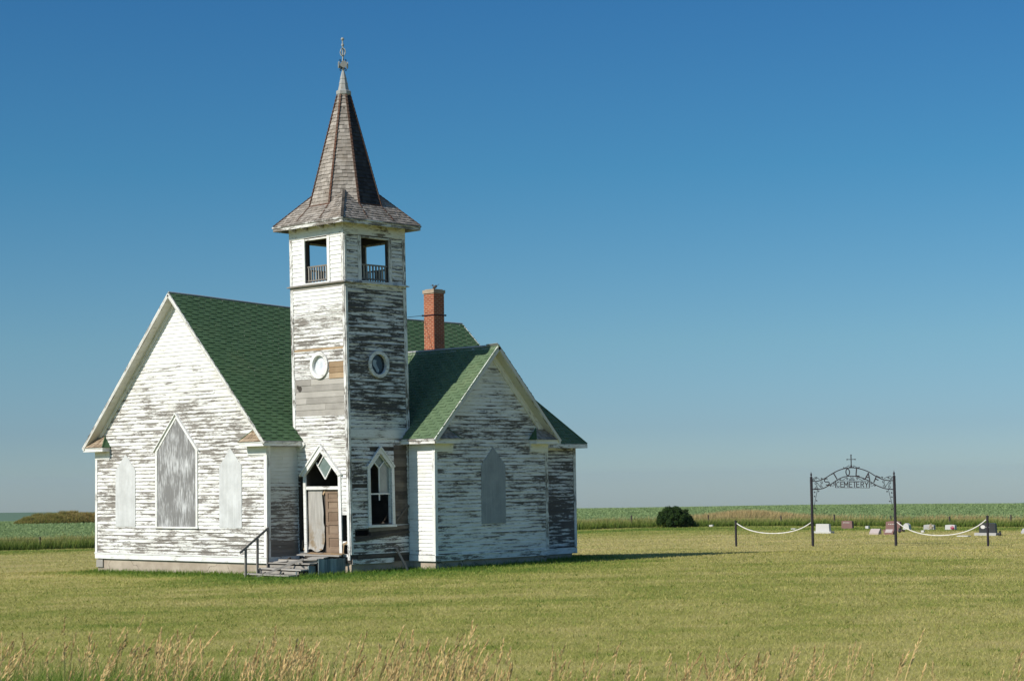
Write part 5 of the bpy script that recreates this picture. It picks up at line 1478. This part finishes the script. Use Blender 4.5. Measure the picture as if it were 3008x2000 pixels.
# mown lawn
x, y, r, a = wedge(720000, 19, 148, -.38, .40, 1.75)
cd = church_dist(x, y); ed = edge_dist(*eff(x, y))
k = (cd > .02) & (ed < .3); x, y, r, cd = x[k], y[k], r[k], cd[k]
ex, ey = eff(x, y); re_ = np.hypot(ex - CX, ey - CY)
lu = lushness(ex, ey, cd, re_); n = len(x)
H = RNG.uniform(.025, .07, n) * (1 + .9 * lu) * np.where(RNG.random(n) < .03, 1.7, 1)
Wd = np.clip(.00030 * r, .008, .05) * RNG.uniform(.7, 1.5, n)
ln = RNG.normal(0, .9, (n, 2))
o = blades('lawn_grass', with_z(x, y) - [0, 0, .004], H, Wd, ln, RNG.random(n), M['lawn'], 1, 0, {'lush': lu, 'dry': dryness(ex, ey, re_)})
tag(o, 'mown olive and straw coloured lawn around the church', 'grass', kind='stuff')
# longer tufts against the foundations and steps
x, y, r, a = wedge(900000, 50, 96, -.28, .05, 1.0)
cd = church_dist(x, y); k = (cd > .01) & (cd < .85) & ~((x > 9.6) & (x < 12.7) & (y < -.7)) & (RNG.random(len(x)) < np.exp(-cd / .3)); x, y, r, cd = x[k], y[k], r[k], cd[k]; n = len(x)
H = RNG.uniform(.06, .24, n) * np.exp(-cd / .6)
o = blades('foundation_grass', with_z(x, y), H, RNG.uniform(.012, .03, n), RNG.normal(0, .35, (n, 2)), RNG.random(n), M['bromeleaf'], 2, .3)
tag(o, 'uncut bright green grass along the church foundation', 'grass', kind='stuff')

# tall grass along the fence
def strip(n, d0, d1, a0=-.36, a1=.40):
    x, y, r, a = wedge(n, 92, 124, a0, a1, 0.0)
    d = edge_dist(x, y); k = (d > d0) & (d < d1); return x[k], y[k], r[k], d[k], a[k]
x, y, r, d, a = strip(530000, 0, 4.2); n = len(x)
from_l = sst(.0, .12, a)
clump = .5 + .5 * np.sin(x * 1.9 + 1.3 * np.sin(y * .8)) * np.sin(y * 1.3 + x * .6)
H = (RNG.uniform(.25, .62, n) * (1 - .40 * from_l) + .18 * clump) * np.where(RNG.random(n) < .06, 1.35, 1)
o = blades('tall_grass', with_zf(x, y), H, RNG.uniform(.02, .045, n), RNG.normal(0, .28, (n, 2)) + [.1, .08], np.clip(RNG.normal(.42, .22, n) + .2 * (d / 4.2 - .4), 0, 1), M['verge'], 2, .3)
spread(o); tag(o, 'tall green grass with tan tips growing along the wire fence', 'grass', kind='stuff')
x, y, r, d, a = strip(200000, 1.6, 9.5); n = len(x)
pat = np.sin(x * .35 + .7) * np.sin(y * .23 + x * .11) + .4 * np.sin(x * .9)
bump_ = np.exp(-(((x + 13.4) / 4.5) ** 2 + ((y - 58.0) / 3.5) ** 2)) * 2.2
k = RNG.random(n) < np.clip(.22 + .35 * pat + bump_, 0, 1) * np.where(d < 4, .45, 1); x, y, d = x[k], y[k], d[k]; n = len(x)
hb = np.exp(-(((x + 13.4) / 4.0) ** 2 + ((y - 58.0) / 3.5) ** 2))
H = RNG.uniform(.30, .62, n) + .30 * hb
o = blades('dry_grass', with_zf(x, y), H, RNG.uniform(.02, .045, n), RNG.normal(0, .25, (n, 2)) + [.12, .08], RNG.random(n), M['straw'], 2, .3)
spread(o); tag(o, 'dry tan grass standing between the fence and the crop', 'grass', kind='stuff')
n = 9000
x = -13.4 + RNG.normal(0, 2.2, n); y = 58.2 + RNG.normal(0, 1.5, n)
hb = np.exp(-(((x + 13.4) / 3.2) ** 2 + ((y - 58.2) / 2.5) ** 2))
o = blades('dry_grass', with_zf(x, y), RNG.uniform(.25, .5, n) + .42 * hb, RNG.uniform(.03, .05, n), RNG.normal(0, .25, (n, 2)), RNG.random(n), M['straw'], 2, .3)
spread(o); tag(o, 'bright tan patch of dry grass behind the fence near the bush', 'grass', kind='stuff')
# overgrown mound out in the left field
mx, my = -76.9, 49.2
n = 30000
th = RNG.uniform(0, 2 * PI, n); rr_ = np.sqrt(RNG.random(n))
ux, uy = .30, .954
lx, ly = rr_ * np.cos(th) * 4.5, rr_ * np.sin(th) * 2.6
x = mx + lx * ux - ly * uy * 1; y = my + lx * uy + ly * ux
zt = .62 * np.clip(1 - (lx / 4.5) ** 2 - (ly / 2.6) ** 2, 0, 1) ** .6
P = with_zf(x, y); P[:, 2] += zt
H = (RNG.uniform(.12, .38, n) + .22 * (np.sin(lx * 3.1) * np.sin(ly * 2.3 + lx) > .45)) * (.45 + .55 * zt / .62)
red = np.clip(RNG.normal(.35, .2, n) + .35 * sst(-2, 4, lx), 0, 1)
o = blades('overgrown_mound', P, H, RNG.uniform(.03, .07, n), RNG.normal(0, .3, (n, 2)), red, M['moundweed'], 2, .3)
spread(o); tag(o, 'low mound covered with weeds out in the green field behind the church', 'mound')
nu_, nv_ = 24, 8
s = MB()
gr = [[(math.cos(2 * PI * i / nu_) * 4.5 * j / nv_, math.sin(2 * PI * i / nu_) * 2.6 * j / nv_) for i in range(nu_)] for j in range(nv_ + 1)]
def mp(l):
    X, Y = mx + l[0] * ux - l[1] * uy, my + l[0] * uy + l[1] * ux
    return (X, Y, gh(X, Y) - .05 + .62 * max(1 - (l[0] / 4.5) ** 2 - (l[1] / 2.6) ** 2, 0) ** .6)
for j in range(nv_):
    for i in range(nu_):
        s.poly([mp(gr[j][i]), mp(gr[j + 1][i]), mp(gr[j + 1][(i + 1) % nu_]), mp(gr[j][(i + 1) % nu_])])
mo = s.build('mound_earth', mk_simple('weedy_earth', (.05, .055, .018), (.11, .09, .035), 3.0, .95, .1), None, None, True); mo.parent = o
s = MB(); s.lathe([(.0, -.1), (.25, 0), (.3, .12), (.18, .26), (0, .3)], (0, 0, 0), 9); bo = s.build('boulder', M['g_white'], None, None, True)
bo.location = (-76.6, 47.2, gh(-76.6, 47.2) + .42); bo.scale = (.6, .6, .6); bo.location = Vector((CX, CY, CZ)) * (1 - KF) + bo.location * KF; tag(bo, 'white boulder among the weeds of the mound in the field', 'boulder')

# crop in the fields
x, y, r, a = wedge(440000, 94, 186, -.38, .42, .9)
d = edge_dist(x, y); k = (d > 3.4); x, y, r, d = x[k], y[k], r[k], d[k]; n = len(x)
H = RNG.uniform(.05, .17, n)
o = blades('crop_plants', with_zf(x, y), H, RNG.uniform(.06, .15, n), RNG.normal(0, 1.3, (n, 2)), RNG.random(n), M['crop'], 1, 0)
spread(o); tag(o, 'even green crop covering the fields behind the fence', 'crop', kind='stuff')

# foreground brome grass by the road -------------------------------------------------------
def brome():
    rows = []; faces = []; hg = []; tn = []
    def quad(p, q_, w, side, h0, h1, t):
        i = len(rows)
        rows.extend([p - side * w, p + side * w, q_ + side * w * .8, q_ - side * w * .8]); hg.extend([h0, h0, h1, h1]); tn.extend([t] * 4); faces.append((i, i + 1, i + 2, i + 3))
    def spike(p, d, L, w, side, t):
        i = len(rows); m_ = p + d * L * .4; q_ = p + d * L
        rows.extend([p, m_ + side * w, q_, m_ - side * w]); hg.extend([.55, .8, 1, .75]); tn.extend([t] * 4); faces.append((i, i + 1, i + 2, i + 3))
    rr = random.Random(21)
    right = Vector((math.cos(YAW), math.sin(YAW), 0))
    pts = []
    while len(pts) < 560:
        a = rr.uniform(-.285, .285)
        dens = (1.0 if a < -.15 else (.85 if a < -.03 else (.22 if a < .0 else .34 if a < .12 else .18))) * (.35 + .65 * (math.sin(a * 61 + 1.0) * math.sin(a * 23) > -.25))
        if rr.random() > dens: continue
        r = rr.uniform(10.2, 17.0) if a < -.13 else rr.uniform(10.2, 14.2)
        pts.append((a, r))
    clus = [(rr.uniform(-.28, .28), rr.uniform(10.5, 14)) for _ in range(26)]
    for c in clus:
        for _ in range(rr.randint(3, 8)):
            if c[0] > -.05 and rr.random() < .35: continue
            pts.append((c[0] + rr.gauss(0, .007), c[1] + rr.gauss(0, .25)))
    for a, r in pts:
        x = CX + r * -math.sin(YAW - a); y = CY + r * math.cos(YAW - a); z = gh(x, y)
        # tips reach about where the eye sees them over the mown slope
        h = rr.triangular(.42, .86, .60) + (.16 if a < -.17 else .10 if a < -.03 else 0)
        if rr.random() < .10: h += rr.uniform(.05, .16)
        ln = rr.gauss(.13, .10); fw = rr.gauss(0, .08)
        t = min(max(rr.gauss(.55, .25), 0), 1)
        p = Vector((x, y, z)); prev = p
        ang = rr.uniform(0, PI); side = Vector((math.cos(ang), math.sin(ang), 0))
        pathp = []
        for k in range(7):
            s_ = k / 6
            pathp.append(p + right * (ln * h * s_ ** 2.0) + Vector((-right.y, right.x, 0)) * fw * s_ * h + Z_ * h * (s_ - .08 * s_ ** 3))
        for k in range(6): quad(pathp[k], pathp[k + 1], .0022, side, .05 + .08 * k, .13 + .08 * k, t)
        L = rr.uniform(.11, .20); n_ = rr.randint(16, 30)
        dirn = (pathp[6] - pathp[5]).normalized()
        droop = rr.uniform(.0, .5)
        for k in range(n_):
            s_ = k / n_
            c = pathp[6] - dirn * L * (1 - s_) * .92
            aa = rr.uniform(0, 2 * PI); sp = (1 - s_) ** .6 * rr.uniform(.25, .75)
            d = (dirn + Vector((math.cos(aa), math.sin(aa), 0)) * sp + right * .25 * droop - Z_ * droop * .35 * (1 - s_)).normalized()
            b0 = c + d * .012 * (1 - s_)
            sd = d.cross(Vector((rr.gauss(0, 1), rr.gauss(0, 1), rr.gauss(0, 1)))).normalized()
            spike(b0, d, rr.uniform(.022, .040), rr.uniform(.0026, .0048), sd, min(max(t + rr.gauss(0, .15), 0), 1))
    me = bpy.data.meshes.new('foreground_grass'); me.from_pydata([tuple(v) for v in rows], [], faces)
    setattr_(me, 'hgt', hg); setattr_(me, 'tone', tn); me.materials.append(M['brome'])
    o = bpy.data.objects.new('foreground_grass', me); col.objects.link(o)
    tag(o, 'tan seed heads of tall roadside grass along the bottom of the picture', 'grass', kind='stuff')
brome()
x, y, r, a = wedge(90000, 10.2, 26, -.31, .31, 1.0)
k = RNG.random(len(x)) < np.clip(np.where(a < -.14, 1.0, np.where(a < 0, .42, .22)), 0, 1); x, y, r, a = x[k], y[k], r[k], a[k]; n = len(x)
H = np.where((a < -.10) & (r < 15.5), RNG.uniform(.50, .84, n) + .06 * (a < -.2), RNG.uniform(.20, .50, n) * np.where(a < 0, 1.1, .85)) * np.where(r > 17, .55, 1)
o = blades('roadside_grass', with_z(x, y), H, RNG.uniform(.004, .010, n), RNG.normal(0, .35, (n, 2)) + [.10, .09], RNG.random(n), M['bromeleaf'], 3, .5)
tag(o, 'long green leaves at the foot of the roadside grass', 'grass', kind='stuff')

# the round bush -----------------------------------------------------------------------------
bxc, byc = -11.0, 47.9
bush = tag(spread(empty('bush', (bxc, byc, gh(bxc, byc)))), 'dark green rounded bush standing alone at the edge of the mown grass', 'bush')
rr = random.Random(3)
s = MB()
for q in range(9):
    a = q * .7 + rr.random(); s.tube([(0, 0, -.1), (math.cos(a) * .25, math.sin(a) * .25, .45), (math.cos(a) * .75, math.sin(a) * .75, rr.uniform(.75, 1.1))], [.04, .028, .01], 5)
s.build('trunk', M['bark'], bush)
lob = []
for q in range(95):
    a = rr.uniform(0, 2 * PI); el = math.asin(rr.uniform(-.15, 1.0)); rr0 = rr.uniform(.80, 1.0)
    lob.append((1.02 * rr0 * math.cos(a) * math.cos(el), .98 * rr0 * math.sin(a) * math.cos(el), .36 + .78 * rr0 * max(math.sin(el), -.35), rr.uniform(.13, .24)))
n = 22000
ids = RNG.integers(0, len(lob), n); Lb = np.array(lob)[ids]
dv = RNG.normal(0, 1, (n, 3)); dv /= np.linalg.norm(dv, axis=1)[:, None]
P = Lb[:, :3] + dv * Lb[:, 3:4] * RNG.uniform(.55, 1.08, (n, 1))
P[:, 2] = np.maximum(P[:, 2], .02)
nrm = dv + RNG.normal(0, .5, (n, 3)); nrm /= np.linalg.norm(nrm, axis=1)[:, None]
t1 = np.cross(nrm, RNG.normal(0, 1, (n, 3))); t1 /= np.linalg.norm(t1, axis=1)[:, None]; t2 = np.cross(nrm, t1)
sz = RNG.uniform(.025, .055, (n, 1))
Vv = np.stack([P - t1 * sz, P - t2 * sz * .55, P + t1 * sz, P + t2 * sz * .55], 1).reshape(-1, 3)
me = bpy.data.meshes.new('foliage'); me.from_pydata(Vv.tolist(), [], np.arange(n * 4).reshape(-1, 4).tolist())
setattr_(me, 'hgt', np.full(n * 4, .5) + np.repeat(RNG.uniform(-.3, .45, n), 4)); setattr_(me, 'tone', np.repeat(np.clip(.3 + .5 * np.array([hash(int(i)) % 7 / 7 for i in ids]) * .6 + RNG.normal(0, .18, n), 0, 1), 4)); me.materials.append(M['bushleaf'])
o = bpy.data.objects.new('foliage', me); col.objects.link(o); o.parent = bush

# distant clump of trees on the far slope
def far_tree(x, y, w, h, label, seed):
    t = tag(spread(empty('distant_tree', (x, y, gh(x, y)))), label, 'tree', 'far trees on the horizon')
    r_ = np.random.default_rng(seed)
    s = MB(); s.tube([(0, 0, -2), (0, 0, h * .5)], [.35, .2], 6); s.build('trunk', M['bark'], t)
    n = 700; d = r_.normal(0, 1, (n, 3)); d /= np.linalg.norm(d, axis=1)[:, None]
    P = d * r_.uniform(.5, 1, (n, 1)) * [w / 2, w / 2, h * .38] + [0, 0, h * .62]
    u_ = r_.normal(0, 1, (n, 3)); u_ /= np.linalg.norm(u_, axis=1)[:, None]; v_ = np.cross(u_, d)
    sz = r_.uniform(.3, .7, (n, 1))
    Vv = np.stack([P - u_ * sz, P - v_ * sz, P + u_ * sz, P + v_ * sz], 1).reshape(-1, 3)
    me = bpy.data.meshes.new('crown'); me.from_pydata(Vv.tolist(), [], np.arange(n * 4).reshape(-1, 4).tolist())
    setattr_(me, 'hgt', np.full(n * 4, .6)); setattr_(me, 'tone', np.repeat(r_.random(n), 4)); me.materials.append(M['crop'])
    o = bpy.data.objects.new('crown', me); col.objects.link(o); o.parent = t

for w_, px_a, hh, sd_ in ((3.4, .1735, 15.0, 1), (3.0, .1752, 14.6, 2), (2.6, .1716, 14.4, 3)):
    x_, y_ = CX + 700 * -math.sin(YAW - px_a), CY + 700 * math.cos(YAW - px_a)
    far_tree(x_, y_, w_, float(CZ - .01462 * 700 - near_h(x_, y_)) * hh / 15.0, 'tiny dark tree top showing above the crop on the horizon beyond the gate', sd_)
# a few ragged weeds left standing in the lawn
x, y, r, a = wedge(420, 27, 70, -.28, .28, 1.2)
k = church_dist(x, y) > 1.5; x, y, r = x[k], y[k], r[k]; n = len(x); m_ = 9
px_ = np.repeat(x, m_) + RNG.normal(0, .06, n * m_); py_ = np.repeat(y, m_) + RNG.normal(0, .06, n * m_)
o = blades('lawn_weeds', with_z(px_, py_), RNG.uniform(.04, .10, n * m_), RNG.uniform(.008, .016, n * m_), RNG.normal(0, .5, (n * m_, 2)), np.repeat(np.clip(RNG.normal(.3, .25, n), 0, 1), m_), M['bromeleaf'], 2, .3)
tag(o, 'scattered darker green weeds standing above the mown lawn', 'weeds', kind='stuff')
# ------------------------------------------------------------------ world, sun, camera
SUN_EL = math.radians(36.5)
to_sun = Vector((-.18, -1.0, 0)).normalized() * math.cos(SUN_EL) + Z_ * math.sin(SUN_EL)
wd = bpy.data.worlds.new('World'); scene.world = wd; wd.use_nodes = True
nt = wd.node_tree; bg = nt.nodes['Background']
sky = nt.nodes.new('ShaderNodeTexSky'); sky.sky_type = 'NISHITA'; sky.sun_disc = False
sky.sun_elevation = SUN_EL; sky.sun_rotation = math.atan2(to_sun.x, to_sun.y)
sky.altitude = 500; sky.air_density = 1.0; sky.dust_density = 1.0; sky.ozone_density = 2.5
# the deep prairie blue of the photograph's sky, by height above the horizon
SKYT = [(-.02, (.645, .755, .88)), (.026, (.455, .59, .735)), (.071, (.415, .616, .697)), (.161, (.24, .578, .708)), (.25, (.192, .523, .728)), (.45, (.40, .66, .90)), (.70, (.55, .78, 1.0))]
tc = nt.nodes.new('ShaderNodeTexCoord')
add = nt.nodes.new('ShaderNodeVectorMath'); add.operation = 'ADD'; add.inputs[1].default_value = (0, 0, .022)
nt.links.new(tc.outputs['Generated'], add.inputs[0]); nt.links.new(add.outputs[0], sky.inputs['Vector'])
sx = nt.nodes.new('ShaderNodeSeparateXYZ'); nt.links.new(tc.outputs['Generated'], sx.inputs[0])
mr = nt.nodes.new('ShaderNodeMapRange'); mr.inputs[1].default_value = -.03; mr.inputs[2].default_value = .70; nt.links.new(sx.outputs[2], mr.inputs[0])
cr = nt.nodes.new('ShaderNodeValToRGB'); nt.links.new(mr.outputs[0], cr.inputs[0])
els = cr.color_ramp.elements
for k_, (z_, c_) in enumerate(SKYT):
    el = els[k_] if k_ < 2 else els.new((z_ + .03) / .73)
    el.position = (z_ + .03) / .73; el.color = (*c_, 1)
mxs = nt.nodes.new('ShaderNodeMix'); mxs.data_type = 'RGBA'; mxs.blend_type = 'MULTIPLY'; mxs.inputs[0].default_value = 1.0
nt.links.new(sky.outputs[0], mxs.inputs[6]); nt.links.new(cr.outputs[0], mxs.inputs[7])
nt.links.new(mxs.outputs[2], bg.inputs['Color']); bg.inputs['Strength'].default_value = .10
sd = bpy.data.lights.new('sun', 'SUN'); sd.energy = 4.0; sd.angle = math.radians(.53); sd.color = (1.0, .945, .86)
so = bpy.data.objects.new('sun', sd); col.objects.link(so)
so.rotation_euler = (-to_sun).to_track_quat('-Z', 'Y').to_euler()
so.location = (0, -30, 40)

cam = bpy.data.cameras.new('camera'); co = bpy.data.objects.new('camera', cam); col.objects.link(co)
F_PX, PITCH, ROLL = 5609.6, .0728, .0142
cam.sensor_fit = 'HORIZONTAL'; cam.sensor_width = 36.0; cam.lens = F_PX / 3008 * 36.0
cam.clip_start = .3; cam.clip_end = 9000
fw = Vector((-math.sin(YAW) * math.cos(PITCH), math.cos(YAW) * math.cos(PITCH), math.sin(PITCH)))
rt = Vector((math.cos(YAW), math.sin(YAW), 0)); up = rt.cross(fw)
r2 = rt * math.cos(ROLL) - up * math.sin(ROLL); u2 = up * math.cos(ROLL) + rt * math.sin(ROLL)
co.matrix_world = Matrix(((r2.x, u2.x, -fw.x, CX), (r2.y, u2.y, -fw.y, CY), (r2.z, u2.z, -fw.z, CZ), (0, 0, 0, 1)))
scene.camera = co
scene.render.engine = 'CYCLES'
scene.view_settings.view_transform = 'Standard'; scene.view_settings.look = 'None'; scene.view_settings.gamma = 1.0; scene.view_settings.exposure = 0.3
scene.cycles.max_bounces = 6; scene.cycles.transparent_max_bounces = 4

# the faint summer haze between here and the far rises
HZ = 3700 * KF
hb = MB(); hb.box((CX - HZ, CY - HZ, -190), (CX + HZ, CY + HZ, 21.5))
hm = bpy.data.materials.new('summer_haze'); hm.use_nodes = True
hn = hm.node_tree; hn.nodes.remove(hn.nodes['Principled BSDF'])
pv = hn.nodes.new('ShaderNodeVolumePrincipled'); pv.inputs['Density'].default_value = .00005; pv.inputs['Color'].default_value = (.72, .84, .95, 1); pv.inputs['Anisotropy'].default_value = .2
hn.links.new(pv.outputs[0], hn.nodes['Material Output'].inputs['Volume'])
tag(hb.build('haze', hm), kind='stuff')
